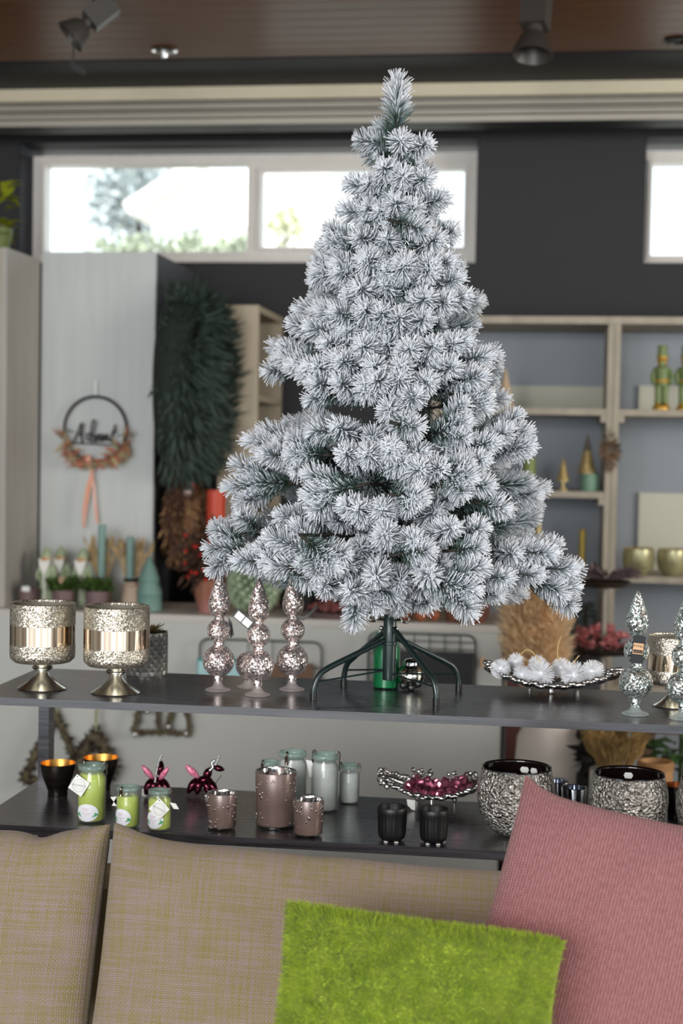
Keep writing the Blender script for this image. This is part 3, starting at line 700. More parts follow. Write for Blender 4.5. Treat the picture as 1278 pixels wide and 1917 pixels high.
twig('bell_wreath', [(324,1322), (346,1322), (355,1374), (310,1370)], .008, 'small trapezoid twig wreath, right of the pair under the shelf', 4, beads=((315,1360), (348,1372)))

# ------------------------------------------------------------------ wall shelving on the right
SY = 5.7
t = thing('wall_shelving', 'pale taupe wall shelving with blue grey back to the right of the tree', 'shelving', (.247, SY, 0)); X0, X1 = xpix(818, SY, 770)-.247, 1.55
zb = {'top': zpix(592, SY, 1000), 'b2': zpix(764, SY, 1000), 'b3': zpix(920, SY, 1080), 'b4': zpix(1080, SY, 1230), 'b5': .62}
G().box(X0, X1, .375, .389, 0, zb['top']-.03).build('back_panel', M['shelf_back'], t, smooth=False)
G().box(X0-.02, X1+.02, -.004, .374, zb['top']-.027, zb['top']).build('shelf_board', M['shelf_pale'], t, smooth=False)
ups = [(X0-.02, X0+.001), (-.0235, -.001), (.001, .0235), (X1, X1+.021)]
for a, b in ups: G().box(a, b, 0, .374, 0, zb['top']-.028).build('upright', M['shelf_pale'], t, smooth=False)
L0, L1, R0, R1 = X0+.0015, -.024, .024, X1-.001
for key, a, b in (('b2',L0,L1), ('b2',R0,R1), ('b3',L0,L1), ('b4',L0,L1), ('b4',R0,R1), ('b5',L0,L1), ('b5',R0,R1)):
    z = zb[key]; G().box(a, b, .002, .374, z-.024, z).build('shelf_board', M['shelf_pale'], t, smooth=False)
    for xx in ((b-.02, b) if b == L1 else (a, a+.02),):
        G().box(xx[0], xx[1], .001, .36, z-.05, z-.0245).build('cleat', M['shelf_pale'], t, smooth=False)
def back_board(x0, x1, y0, z, label):
    a, b = xpix(x0, SY+.36, y0), xpix(x1, SY+.36, y0); h = zpix(y0, SY+.36, x0)-z
    tt = thing('panel_board', label, 'board', ((a+b)/2, SY+.357, z)); w_ = (b-a)/2
    G().box(-w_, w_, 0, .016, 0, h).build('sheet', M['pale_board'], tt, smooth=False)
    G().box(-w_, w_, -.004, 0, h-.006, h).build('edge', M['pale_board'], tt, smooth=False)
back_board(948, 1132, 722, zb['b2'], 'low pale board standing at the back of the upper left shelf bay')
back_board(1196, 1420, 722, zb['b2'], 'low pale board behind the green nutcracker figures')
back_board(1196, 1420, 922, zb['b4'], 'tall pale board behind the two gold green bowls')

m_gold = mat('gold_glitter', (198,174,118), .4, .5, noise=.3, nscale=60); m_sageblock = mat('sage_green_block', (122,158,134), .5)
def cone(px, bot, top, hw, z, label, dy=.1, stem=0, dark_tip=False, mm=None, base=0):
    Y = SY+dy; b = aty(px, bot, Y); k = kk(b); Hh = (bot-top)*k
    t = thing('cone_tree', label, 'ornament', (b.x, Y, z+.0005+base)); R_ = hw*k; s = stem*k
    if s:
        G().lathe([(0,0), (R_*.75,0), (R_*.75,.006), (.007,.01), (.007,s), (0,s)], 18).build('foot', m_gold, t)
    cut = .55 if dark_tip else .985
    G().lathe([(0,s), (R_,s), (R_*.985,s+.006)]+[(R_*(1-u*cut/8), s+(Hh-s)*u*cut/8) for u in range(1,9)]+[(0, s+(Hh-s)*cut)], 22, wob=lambda a, zz: 1+.03*cos(a*6+zz*60)).build('cone', mm or m_gold, t)
    if dark_tip:
        G().lathe([(R_*(1-cut), s+(Hh-s)*cut), (R_*(1-cut)*.5, s+(Hh-s)*(cut+(1-cut)*.5)), (.001, s+Hh-s)], 18).build('tip', mat('bronze_tip', (112,102,88), .4, .5), t)
    return t
bY = SY+.06; b = aty(1104, 916, bY); k = kk(b)
t = thing('green_block', 'sage green round block carrying the tall gold cone', 'stand', (b.x, bY, zb['b3']+.0005)); hb = 32*k
G().lathe([(0,0), (17*k,0), (17.5*k,.003), (17.5*k,hb-.003), (17*k,hb), (0,hb)], 26).build('block', m_sageblock, t)
G().lathe([(14*k,hb), (14*k,hb+.002), (0,hb+.002)], 20).build('felt_disc', m_sageblock, t)
cone(1098, 884, 808, 17, zb['b3'], 'tall gold cone tree with bronze tip standing on the sage block', .06, dark_tip=True, base=hb+.0025)
cone(1053, 917, 852, 12, zb['b3'], 'smaller gold tree on a foot, left of the sage block', .06, stem=18)
cone(945, 764, 684, 17, zb['b2'], 'sand coloured cone on the upper left shelf by the tree', .08, mm=mat('sand_cone', (196,170,140), .7))
cone(1006, 1080, 962, 17, zb['b4'], 'pale gold cone half hidden by the right tree branches', .08)
m_gc = mat('moss_green_wax', (128,142,76), .5); m_gold2 = mat('old_gold_wax', (172,148,60), .4, .3)
def pillar(px, top, bot, hw, z, mm, label, dy=.08):
    Y = SY+dy; b = aty(px, bot, Y); k = kk(b); t = thing('pillar_candle', label, 'candle', (b.x, Y, z+.0005)); Hh = (bot-top)*k
    G().lathe([(0,0), (hw*k,0), (hw*k,Hh-.003), (hw*k-.003,Hh), (.004,Hh-.004), (0,Hh-.004)], 22).build('wax', mm, t); G().tube([(0,0,Hh-.005), (.001,0,Hh+.009)], .0011, 5).build('wick', M['black'], t)
pillar(990, 858, 918, 11, zb['b3'], m_gc, 'moss green pillar candle on the middle shelf')
pillar(1088, 1000, 1082, 6, zb['b4'], m_gold2, 'slim old gold stick candle on the lower left shelf')
b = aty(925, 918, SY+.08)
t = thing('bowl', 'small sage bowl beside the moss green candle', 'bowl', (b.x, SY+.08, zb['b3']+.0005)); G().lathe([(0,0), (.02,0), (.034,.03), (.037,.055), (.034,.055), (.03,.03), (0,.006)], 24).build('body', m_sageblock, t)
G().lathe([(.0345,.054), (.038,.056), (.0365,.059), (.0335,.056)], 24, loop=True).build('rim', m_gold, t)
# nutcrackers
m_nut = mat('olive_green_paint', (116,136,78), .45, noise=.2, nscale=30); m_nut2 = mat('gold_paint', (190,146,54), .4, .4)
def nutcracker(px, label):
    Y = SY+.1; b = aty(px, 765, Y); k = kk(b); t = thing('nutcracker', label, 'figurine', (b.x, Y, zb['b2']+.0005), 0, 'green nutcracker figures'); h = 117*k
    G().lathe([(0,0), (.034,0), (.034,.012), (.028,.018), (0,.018)], 22).build('base', m_nut2, t)
    for s in (-1,1):
        G().lathe([(0,.018), (.013,.018), (.012,.05), (.0135,.095), (0,.096)], 14, Matrix.Translation((s*.013,0,0))).build('leg', m_nut, t)
        G().ball((s*.015,-.01,.022), .012, 10, 6, sc=(.9,1.4,.7)).build('boot', m_nut2, t)
        G().tube([(s*.024,0,.158), (s*.036,-.004,.13), (s*.03,-.012,.10)], [.009,.009,.008], 8).build('arm', m_nut, t)
    G().lathe([(0,.09), (.026,.092), (.024,.12), (.029,.16), (.014,.168), (0,.168)], 20).build('coat', m_nut, t)
    G().lathe([(.027,.105), (.029,.108), (.029,.114), (.026,.117)], 20).build('belt', m_nut2, t)
    G().ball((0,0,.183), .019, 14, 8).build('head', m_nut2, t)
    G().prism([(-.009,.184), (.009,.184), (.006,.165), (-.006,.165)], -.024, -.014).build('beard', m_nut, t)
    G().lathe([(.02,.196), (.021,.2), (.017,.23), (.02,.245), (0,.247)], 18).build('hat', m_nut, t)
    G().lathe([(.02,.195), (.0225,.197), (.0225,.203), (.02,.205)], 18).build('hat_band', m_nut2, t)
nutcracker(1237, 'green and gold nutcracker figure, the one fully in view')
nutcracker(1282, 'green and gold nutcracker figure cut by the right picture edge')
m_gg = mat('gold_green_lustre', (186,180,136), .25, .4, noise=.3, nscale=12)
for px, lb in ((1194, 'gold green lustre bowl, the one nearer the shelf upright'), (1258, 'gold green lustre bowl, the one nearer the picture edge')):
    Y = SY+.09; b = aty(px, 1080, Y); k = kk(b); R_ = 30*k
    t = thing('bowl', lb, 'bowl', (b.x, Y, zb['b4']+.0005), 0, 'gold green lustre bowls')
    G().lathe([(0,0), (R_*.5,0), (R_*.9,R_*.4), (R_,R_*.95), (R_*.94,R_*1.6), (R_*.88,R_*1.6), (R_*.93,R_*.95), (R_*.8,R_*.4), (0,.008)], 30).build('body', m_gg, t)
    G().lathe([(R_*.87,R_*1.6), (R_*.91,R_*1.64), (R_*.95,R_*1.6)], 30).build('rim', m_gold, t)
b = aty(1141, 845, SY-.03); g = G(); q = random.Random(17)
t = thing('dried_bundle', 'small dried brown bundle hanging on the shelving upright', 'decoration', (b.x, SY-.004, b.z))
for _ in range(130):
    a = q.uniform(-pi, pi); g.leaf(Vector((.022*cos(a)*q.random(), -.03+.02*q.random(), .06*sin(a)*q.random())), Vector((cos(a), -.4, sin(a)*.7-.2)), Vector((q.gauss(0,1), q.gauss(0,1), q.gauss(0,1))), .034, .009, .3)
g.build('leaves', mat('dried_brown_leaf', (92,76,68), .8, noise=.5, nscale=30, c2=(140,108,76)), t, smooth=False)
G().tube([(0,-.004,0), (0,-.004,.09)], .002, 5).build('string', m_sage, t)

# floor vase with pampas, table display with flowers, dried wheat, greenery
m_pamp = thin('pampas_plume', (250,228,192), .1, 14)
VY = 4.55; b = aty(1033, 1420, VY); k = kk(b)
t = thing('floor_vase', 'large white round floor vase holding pampas grass', 'vase', (b.x, VY, 0)); R_ = 73*k; zt_ = zpix(1312, VY, 1033)
G().lathe([(0,0), (R_*.6,0), (R_*.9,zt_*.3), (R_,zt_*.62), (R_*.9,zt_*.85), (R_*.55,zt_*.97), (R_*.42,zt_), (R_*.36,zt_), (R_*.36,zt_*.9), (0,zt_*.9)], 40).build('body', mat('white_ceramic_vase', (226,218,208), .45), t)
def plume(px, top, bot, hw, seed, base):
    p0 = aty(px, bot, VY-.02)-Vector((b.x, VY, 0)); p1 = aty(px-3, top, VY-.02)-Vector((b.x, VY, 0)); g = G(); q = random.Random(seed)
    g.tube([base, p0, p1], [.004,.003,.001], 6)
    for i in range(1300):
        u = q.random(); prof = sin(pi*min(1, .10+u*.88))**.7; a = q.uniform(0, 6.28)
        c_ = p0+(p1-p0)*u; d = Vector((cos(a), sin(a), q.uniform(.3,1.2)))
        g.leaf(c_+Vector((cos(a), sin(a), 0))*hw*k*prof*q.uniform(.1,.85), d, Vector((q.gauss(0,1), q.gauss(0,1), 0)), .05, .0055, .3)
    g.build('plume', m_pamp, t, smooth=False)
plume(975, 1078, 1262, 34, 1, (-.02,0,zt_-.04)); plume(1032, 1072, 1262, 34, 2, (.02,0,zt_-.04)); plume(1004, 1095, 1290, 34, 3, (0,.02,zt_-.04))
TY = 4.85; b = aty(1128, 1225, TY); k = kk(b)
t = thing('display_stand', 'two tier dark metal display stand right of the pampas', 'stand', (b.x, TY, 0)); m_st = mat('dark_bronze_metal', (74,66,58), .4, .5)
z1 = zpix(1222, TY, 1128); z2 = zpix(1098, TY, 1128)
G().lathe([(0,0), (.085,0), (.085,.015), (.02,.03), (0,.03)], 28).build('base', m_st, t)
G().tube([(0,0,.02), (0,0,z2+.01)], .009, 10).build('pole', mat('pale_pole', (150,142,130), .5), t)
for z, r in ((z1,.115), (z2,.085)): G().lathe([(.009,z), (r*.8,z), (r,z+.018), (r-.004,z+.02), (r*.78,z+.004), (.009,z+.004)], 32).build('dish', m_st, t)
t = thing('flower_bowl', 'salmon pink flower heads heaped on the lower display dish', 'flowers', (b.x, TY, z1+.005)); g = G(); q = random.Random(2)
for i in range(60):
    a = q.uniform(0, 6.28); rr = .035+.07*q.random(); c_ = Vector((rr*cos(a), rr*sin(a)*.8, .012+.055*q.random()))
    for j in range(7):
        dd = Vector((q.gauss(0,1), q.gauss(0,1), abs(q.gauss(0,1)))).normalized(); g.leaf(c_, dd, Vector((q.gauss(0,1), q.gauss(0,1), 1)), .024, .016, .4)
g.build('blossoms', thin('salmon_pink_petals', (236,160,160), .25, 30), t, smooth=False)
leaf_cloud(G(), (0,0,.012), (.085,.07,.012), 90, .03, .012, 5, .2).build('leaves', m_dc, t, smooth=False)
t = thing('dried_spray', 'mauve dried sprays spread on the upper display dish', 'flowers', (b.x, TY, z2+.02)); g = G(); q = random.Random(4)
for i in range(120):
    a = q.uniform(0, 6.28); d = Vector((cos(a), sin(a)*.5, q.uniform(.05,.45))); l = q.uniform(.04,.10); p0 = Vector((cos(a)*.012, sin(a)*.012, .004))
    g.tube([p0, p0+d*l], .001, 4); g.leaf(p0+d*l*.6, d, Vector((q.gauss(0,1), 0, 1)), .04, .012, .3); g.leaf(p0+d*l, d, Vector((q.gauss(0,1), 0, 1)), .03, .012, .3)
g.build('sprays', mat('mauve_dried', (134,112,116), .8, noise=.3, nscale=30), t, smooth=False)
p_ = aty(1098, 1165, TY+.06)
t = thing('small_conifer', 'small dark green conifer behind the salmon flowers', 'plant', (p_.x, TY+.2, 0)); zz = zpix(1235, TY+.16, 1098)
G().box(-.07, .07, -.06, .06, 0, zz).build('crate', M['grey_wood_side'], t, smooth=False)
g = G(); q = random.Random(11)
for i in range(520):
    u = q.random(); a = q.uniform(0, 6.28); r = .075*(1-u)+.005
    g.leaf(Vector((r*cos(a)*.7, r*sin(a)*.7, zz+.02+u*.17)), Vector((cos(a), sin(a), -.1)), Vector((0,0,1)), .035, .008, .2)
g.build('foliage', mat('dark_conifer', (46,60,44), .8, noise=.3), t, smooth=False); G().tube([(0,0,zz), (0,0,zz+.18)], .006, 6).build('stem', m_bark, t)
# lower right, seen between the two boards
GY = 4.3; p_ = aty(1150, 1440, GY); q = random.Random(13); zt_ = p_.z
t = thing('wheat_bundle', 'hanging ochre dried wheat bundle in a white pot under the upper board', 'dried flowers', (p_.x, GY, 0))
G().lathe([(0,0), (.06,0), (.075,zt_*.5), (.07,zt_), (.062,zt_), (.06,.02), (0,.02)], 26).build('pot', mat('white_pot', (216,212,206), .5), t)
g = G()
for i in range(150):
    a = q.uniform(0, 6.28); d = Vector((cos(a)*q.uniform(.1,.55), sin(a)*.3, 1)).normalized(); l = q.uniform(.07,.16); p0 = Vector((cos(a)*.03, sin(a)*.03, zt_-.03))
    g.tube([p0, p0+d*l], .0014, 4); g.leaf(p0+d*l*.75, d+Vector((0,0,-.3)), Vector((q.gauss(0,1), 1, 0)), .06, .014, .5)
g.build('wheat', thin('ochre_wheat', (206,176,122), .35, 25), t, smooth=False)['kind'] = 'stuff'
p_ = aty(1118, 1435, GY+.12)
t = thing('pot_plant', 'very dark leafy plant between white floor vase and wheat bundle', 'plant', (p_.x, GY+.16, 0))
G().lathe([(0,0), (.05,0), (.06,.3), (.06,p_.z-.03), (0,p_.z-.03)], 20).build('pot', M['black_matt'], t)
leaf_cloud(G(), (0,0,p_.z+.03), (.045,.05,.07), 200, .06, .025, 15, .2).build('leaves', mat('dark_plant_leaf', (40,38,36), .7), t)
p_ = aty(1212, 1452, GY-.2); 
t = thing('orange_pot', 'orange ochre pot low behind the hammered silver bowls', 'pot', (p_.x+.02, GY-.2, 0)); zz = zpix(1424, GY-.2, 1212)
G().lathe([(0,0), (.04,0), (.05,zz*.6), (.047,zz), (.04,zz), (.038,zz-.03), (0,zz-.03)], 26).build('body', mat('orange_ochre', (176,132,84), .5), t); G().lathe([(.047,zz-.02), (.05,zz-.018), (.05,zz-.006), (.047,zz-.004)], 26).build('rim', mat('ochre_rim', (160,118,74), .5), t)
p_ = aty(1245, 1410, GY+.05); q = random.Random(23)
t = thing('leafy_plant', 'fresh green leafy plant at the right edge under the upper board', 'plant', (p_.x+.05, GY+.1, 0))
G().lathe([(0,0), (.05,0), (.06,p_.z-.13), (.054,p_.z-.13), (0,p_.z-.14)], 22).build('pot', M['black_matt'], t)
g = G()
for i in range(60):
    a = q.uniform(0, 6.28); r = .085*q.random()**.5; c_ = Vector((r*cos(a), r*sin(a)*.6, p_.z+q.uniform(-.07,.06))); g.leaf(c_, Vector((cos(a), sin(a)*.5, q.uniform(-.3,.5))), Vector((0,-.3,1)), .06, .036, .4)
g.build('leaves', mat('fresh_green_leaf', (74,110,62), .5, noise=.3, nscale=15), t); G().tube([(0,0,p_.z-.15), (0,0,p_.z+.22)], .008, 8).build('stem', mat('green_stem', (56,74,44), .6), t)
p_ = aty(1240, 1378, 4.46); zz = p_.z
t = thing('bench', 'brown wooden bench behind the green leafy plant', 'bench', (p_.x+.16, 4.6, 0)); m_bn = mat('brown_bench_wood', (120,94,76), .6, noise=.3, nscale=8, stretch=(.5,6,6))
G().box(-.22, .3, 0, .2, zz-.02, zz+.015).build('seat', m_bn, t, smooth=False)
for xx in (-.2, .25):
    for yy in (.01, .16): G().box(xx, xx+.03, yy, yy+.03, 0, zz-.0205).build('leg', m_bn, t, smooth=False)

# ------------------------------------------------------------------ the display shelf
SX0, SX1 = -1.048, 1.5
t = thing('display_shelf', 'dark stained two board display shelf behind the sofa', 'shelf', (0, YF, 0))
D_ = YB-YF
for z, th in ((ZS,.0145), (ZL,.0165), (.42,.0165)):
    g = G(); X = Matrix.Rotation(0, 4, 'X'); b_ = .0015
    g.prism([(SX0+b_, z-th), (SX0, z-th+b_), (SX0, z-b_), (SX0+b_, z), (SX1, z), (SX1, z-th)], 0, D_)
    g.build('shelf_board', M['dark_wood'], t, smooth=False)
for xx in (xpix(76, YB-.05, 1400), .45, SX1-.04):
    for yy in (D_-.065,) if xx < 0 else (D_-.04,):
        for z0, z1 in ((ZL+.0002, ZS-.0147), (.4202, ZL-.0167), (0, .4033)):
            G().box(xx, xx+.022, yy-.0, yy+.036, z0, z1).build('post', M['dark_wood'], t, smooth=False)
for z0, z1 in ((.4202, ZL-.0167), (0, .4033)):
    G().box(SX0+.02, SX0+.055, .02, .055, z0, z1).build('post', M['dark_wood'], t, smooth=False)

# ------------------------------------------------------------------ things on the upper board
def on(px, py, z): p = atz(px, py, z); return Vector((p.x, p.y, z+.0004)), kk(p)
m_glit = mercury('champagne_glitter_crackle', (250,244,230), (200,188,166), 720, .33, .7, .005, dark=.5)
m_band = mat('copper_mirror_band', (236,222,200), .1, 1, noise=.5, nscale=9, stretch=(16,16,.05), c2=(160,136,116))
m_gold_silver = mat('champagne_metal_foot', (250,247,236), .2, 1, noise=.08, nscale=30)
m_inside = mat('grey_frosted_inside', (128,124,108), .6)
def goblet(px, py, label, sc=1.0):
    p, k = on(px, py, ZS); t = thing('goblet', label, 'goblet', p, 0, 'champagne glitter goblets')
    t.scale = (sc,)*3
    G().lathe([(0,0), (.046,0), (.047,.002), (.030,.012), (.015,.026), (.0115,.034), (.019,.039), (.0195,.043), (.014,.047), (.025,.0505), (.03,.0525), (0,.0525)], 40).build('foot', m_gold_silver, t, angle=60)
    R_ = .0625
    G().lathe([(.02,.0515), (.054,.053), (R_-.001,.060), (R_,.068), (R_,.0875)], 48).build('lower_glitter_band', m_glit, t)
    G().lathe([(R_,.0876), (R_,.1245)], 48).build('mirror_band', m_band, t)
    G().lathe([(R_,.1246), (R_,.1655), (R_-.0015,.1668), (R_-.003,.1655), (R_-.003,.162)], 48).build('upper_glitter_band', m_glit, t)
    G().lathe([(R_-.003,.1619), (R_-.003,.064), (.05,.058), (0,.057)], 48).build('inner_wall', m_inside, t)
    return t
goblet(79, 1289, 'champagne glitter goblet, the leftmost on the upper board')
goblet(217, 1297, 'champagne glitter goblet in front of the diamond patterned pot')
goblet(1259, 1322, 'smaller champagne glitter goblet behind the pale mint finials', .80)
# diamond relief pot
p, k = on(275, 1262, ZS)
t = thing('planter', 'grey gold diamond relief pot with spiky succulent behind the second goblet', 'planter', p)
m_dia = mat('grey_gold_relief', (150,146,138), .35, .35, noise=.45, nscale=26, c2=(104,104,106))
R_ = .0425; hh = .088; g = G(); NA, NZ = 18, 10; vs = []; fs = []
for j in range(NZ+1):
    for i in range(NA*2):
        a = 2*pi*(i/(NA*2)); r = R_*(1 if (i+j) % 2 == 0 else .93) if 0 < j < NZ else R_*.98
        vs.append((r*cos(a), r*sin(a), hh*j/NZ))
n2 = NA*2
for j in range(NZ):
    for i in range(n2):
        a, b, c, d = j*n2+i, j*n2+(i+1) % n2, (j+1)*n2+(i+1) % n2, (j+1)*n2+i
        fs += [(a,b,d),(b,c,d)] if (i+j) % 2 else [(a,b,c),(a,c,d)]
g.add(vs, fs); g.lathe([(R_*.98,hh), (R_*.9,hh), (R_*.88,.01), (0,.01)], n2); g.lathe([(0,0), (R_*.98,0)], n2)
g.build('pot', m_dia, t, smooth=False)
g = G(); q = random.Random(2)
for i in range(60):
    a = q.uniform(0, 6.28); e = q.uniform(.25,1.6); g.leaf(Vector((cos(a)*.01, sin(a)*.01, hh-.012)), Vector((cos(a), sin(a), e)), Vector((0,0,1)), q.uniform(.028,.045), .012, .5)
g.build('leaves', mat('bronze_green_leaf', (98,92,62), .3, .4, noise=.5, nscale=40, c2=(190,170,110)), t)

m_pinkm = mercury('pink_mercury_glass', (255,246,243), (240,212,206), 400, .16, .8, .006, .47, .84, .4, .36)
m_clearp = glass('clear_pinkish_glass', (248,240,238), 1.5, .05, .22)
m_mintm = mercury('mint_mercury_glass', (248,253,251), (200,222,216), 400, .16, .8, .006, .47, .86, .45, .32)
m_clearm = glass('clear_mint_glass', (238,246,244), 1.5, .05, .22)
def sphere_prof(z, r, a0, a1, n=12):
    return [(r*cos(a0+(a1-a0)*i/n), z+r*sin(a0+(a1-a0)*i/n)) for i in range(n+1)]
def finial(px, py, label, mm, mc, group, htot=219, seed=1):
    p, k = on(px, py, ZS); s = k*htot/219
    t = thing('glass_finial', label, 'ornament', p, 0, group)
    G().lathe([(0,0), (23*s,0), (24*s,1*s), (23*s,3*s), (12*s,7*s), (8.5*s,12*s), (8*s,17*s), (0,17*s)], 32).build('foot', mc, t)
    G().lathe([(7.5*s,13*s), (8.5*s,24*s), (9*s,29*s)]+sphere_prof(56*s, 30*s, -1.22, 1.24)+[(9.5*s,87*s), (9.5*s,91*s)], 32).build('lower_bulb', mm, t, angle=70)
    G().lathe([(9.5*s,91*s)]+sphere_prof(113*s, 22.5*s, -1.12, 1.12)+[(9*s,135*s), (9*s,139*s)], 32).build('middle_bulb', mm, t, angle=70)
    G().lathe([(9*s,139*s), (15*s,144*s), (19*s,152*s), (20.5*s,161*s), (19.5*s,170*s), (15*s,186*s), (9*s,203*s), (4*s,214*s), (1.5*s,219*s), (0,219.5*s)], 32).build('drop_tip', mm, t, angle=70)
    return t, s
def hang_tag(t, s, pts, w_, m1, name='price_tag', panel=None):
    ribbon(pts, [w_]*2+[w_*.9], m1, t, name)
G1 = 'pink mercury glass finials'
t, s = finial(408, 1293, 'pink mercury glass finial, leftmost, with its black tag behind', m_pinkm, m_clearp, G1)
G().prism([(14*s,138*s), (22*s,128*s), (26*s,104*s), (20*s,98*s), (17*s,120*s)], .012, .0135).build('price_tag', M['black'], t, smooth=False)
t, s = finial(482, 1302, 'pink mercury glass finial with black and white tag turned left', m_pinkm, m_clearp, G1)
X = Matrix.Translation((-27*s, -.012, 143*s)) @ Matrix.Rotation(radians(38), 4, 'Y')
tg = G().box(-20*s, 20*s, 0, .0012, -9*s, 9*s, X).build('price_tag', M['black'], t, smooth=False)
G().box(-17*s, -1*s, -.0006, 0, -7*s, 7*s, X).build('white_print', M['white_paper'], tg, smooth=False)
G().box(1*s, 17*s, -.0006, 0, -7*s, 7*s, X).build('white_print', M['white_paper'], tg, smooth=False)
t, s = finial(546, 1292, 'pink mercury glass finial beside the tree stand, gold edged tag to the right', m_pinkm, m_clearp, G1)
g = G(); P_ = [(8*s,-.008,138*s), (22*s,-.01,136*s), (34*s,-.008,146*s), (46*s,-.004,160*s)]
vs = []
for x, yy, z in P_: vs += [(x, yy, z-4*s), (x, yy, z+4*s), (x, yy+.001, z+4*s), (x, yy+.001, z-4*s)]
fs = []
for i in range(3):
    for q_ in range(4): fs.append((i*4+q_, i*4+(q_+1) % 4, i*4+4+(q_+1) % 4, i*4+4+q_))
g.add(vs, fs); g.build('price_tag', mat('black_gold_tag', (38,32,22), .4), t)
p, k = on(466, 1287, ZS)
t = thing('glass_bauble', 'short pink mercury glass bauble on a foot behind the second finial', 'ornament', p); s = k
G().lathe([(0,0), (23*s,0), (24*s,1*s), (12*s,7*s), (8*s,14*s), (0,16*s)], 28).build('foot', m_clearp, t)
G().lathe([(7.5*s,13*s)]+sphere_prof(42*s, 26*s, -1.25, 1.57), 28).build('bulb', m_pinkm, t, angle=70)
t, s = finial(1188, 1338, 'pale mint mercury glass finial with black lettered tag', m_mintm, m_clearm, 'mint mercury glass finials', 233)
X = Matrix.Translation((1*s, -.024, 118*s)) @ Matrix.Rotation(radians(6), 4, 'Y') @ Matrix.Rotation(radians(8), 4, 'Z')
tg = G().box(-11*s, 11*s, 0, .0012, -24*s, 24*s, X).build('price_tag', M['black'], t, smooth=False)
G().box(-9*s, 9*s, -.0005, 0, -8*s, 11*s, X).build('peach_print', M['tag_gold'], tg, smooth=False)
text_part('lettering', 'PTMD', 6.4*s, M['print_black'], tg, X @ Matrix.Translation((0,-.0008,5.5*s)) @ Matrix.Rotation(pi/2, 4, 'X'))
G().box(-8*s, 8*s, -.0009, -.0005, -6.5*s, -.5*s, X).build('black_bar', M['print_black'], tg, smooth=False)
g = G(); q = random.Random(3)
for i in range(7): g.tube([Vector((-7*s+i*2.1*s, -.0012, -5*s)), Vector((-6.4*s+i*2.1*s, -.0012, -2.4*s+q.uniform(-.8,.8)*s))], .25*s, 4, X)
g.build('bar_strokes', M['tag_gold'], tg)
finial(1277, 1346, 'pale mint mercury glass finial cut by the right picture edge', m_mintm, m_clearm, 'mint mercury glass finials', 228)

# green jar and silver bell behind the tree stand
m_jarglass = glass('greenish_jar_glass', (252,254,253), 1.4, .02, .05); m_rim = glass('greenish_thick_rim', (226,242,236), 1.5, .02, .16)
p, k = on(722, 1288, ZS)
t = thing('candle_jar', 'bottle green candle jar standing behind the tree stand pole', 'jar', p); s = k
G().lathe([(0,3*s), (23*s,3*s), (24*s,6*s), (24*s,72*s), (20*s,80*s), (0,80*s)], 28).build('wax', mat('bottle_green_wax', (24,128,84), .4, noise=.2, nscale=30), t)
G().lathe([(0,0), (25*s,0), (26*s,4*s), (26*s,80*s), (20*s,92*s), (22*s,95*s), (24*s,104*s), (21*s,106*s), (19*s,95*s), (18*s,92*s), (24.5*s,79*s), (24.5*s,4*s), (0,2*s)], 32).build('glass', glass('bottle_green_jar_glass', (236,252,244), 1.4), t)
p, k = on(768, 1291, ZS); s = k
t = thing('sleigh_bell', 'small silver mirrored bell lying behind the right tree stand legs', 'bell', p)
G().ball((0,0,26*s), 26*s, 24, 14, sc=(1,.9,1)).build('body', mat('dark_mirror_silver', (205,205,190), .07, 1), t)
G().lathe([(10*s,44*s), (16*s,47*s), (16*s,52*s), (9*s,58*s), (0,59*s)], 20).build('cap', M['chrome'], t)
for xx, zz in ((-12,10), (3,6), (16,14)): G().ball((xx*s, -20*s, zz*s), 7*s, 12, 8, sc=(1,.5,1)).build('hole', M['black'], t)

# leaf shaped silver dish
def leaf_dish(loc, L, W, rise, label, rz=0, dip=.012, foot=True, twist=0):
    t = thing('leaf_dish', label, 'dish', loc, rz); NU, NV = 40, 14; g = G(); vs = []; fs = []
    def P(u, v):
        x = (u-.5)*L; wv = W*.5*(sin(pi*min(1, max(0, u)))**.65)*(1+.07*sin(u*46)); yy = v*wv
        z = dip+rise*(abs(u-.5)*2)**2.2+abs(v)**2*.012+.0022*cos(v*7)*cos((u-abs(v)*.12)*70)+twist*v*(u-.5)
        return Vector((x, yy, z))
    for side in (0, 1):
        for i in range(NU+1):
            for j in range(NV+1): vs.append(P(i/NU, -1+2*j/NV)-Vector((0, 0, .003*side)))
    o = (NU+1)*(NV+1); R_ = NV+1
    for i in range(NU):
        for j in range(NV):
            a = i*R_+j; fs.append((a, a+R_, a+R_+1, a+1)); fs.append((o+a, o+a+1, o+a+R_+1, o+a+R_))
        fs.append((i*R_, o+i*R_, o+i*R_+R_, i*R_+R_)); a = i*R_+NV; fs.append((a, a+R_, o+a+R_, o+a))
    g.add(vs, fs).build('plate', M['silver_rough'], t, angle=80)
    g = G(); q = random.Random(3)
    for sgn in (-1, 1):
        for i in range(44):
            u = .01+.98*i/43; g.ball(P(u, sgn*1.0)+Vector((0,0,.001)), .0042*q.uniform(.8,1.5), 7, 5, sc=(1.4,1,.8))
    g.build('beaded_edge', M['silver_rough'], t)
    G().tube([P(i/20, 0)+Vector((0,0,.002)) for i in range(21)], [.003]*20+[.0015], 6).build('midrib', M['silver_rough'], t)
    if foot:
        for u, v in ((.5,-.55), (.33,.5), (.67,.5)):
            b = P(u, v); G().lathe([(0,0), (.004,.001), (.0055,.006), (.004,b.z-.002), (0,b.z-.002)], 12, Matrix.Translation((b.x,b.y,0))).build('foot', M['silver_rough'], t)
    return t, P
p, k = on(1033, 1294, ZS)
dish_c = p.copy(); DRZ = radians(-4)
td, DP = leaf_dish(p, .272, .15, .03, 'long silver leaf dish under the spiky white balls', DRZ, .0095)
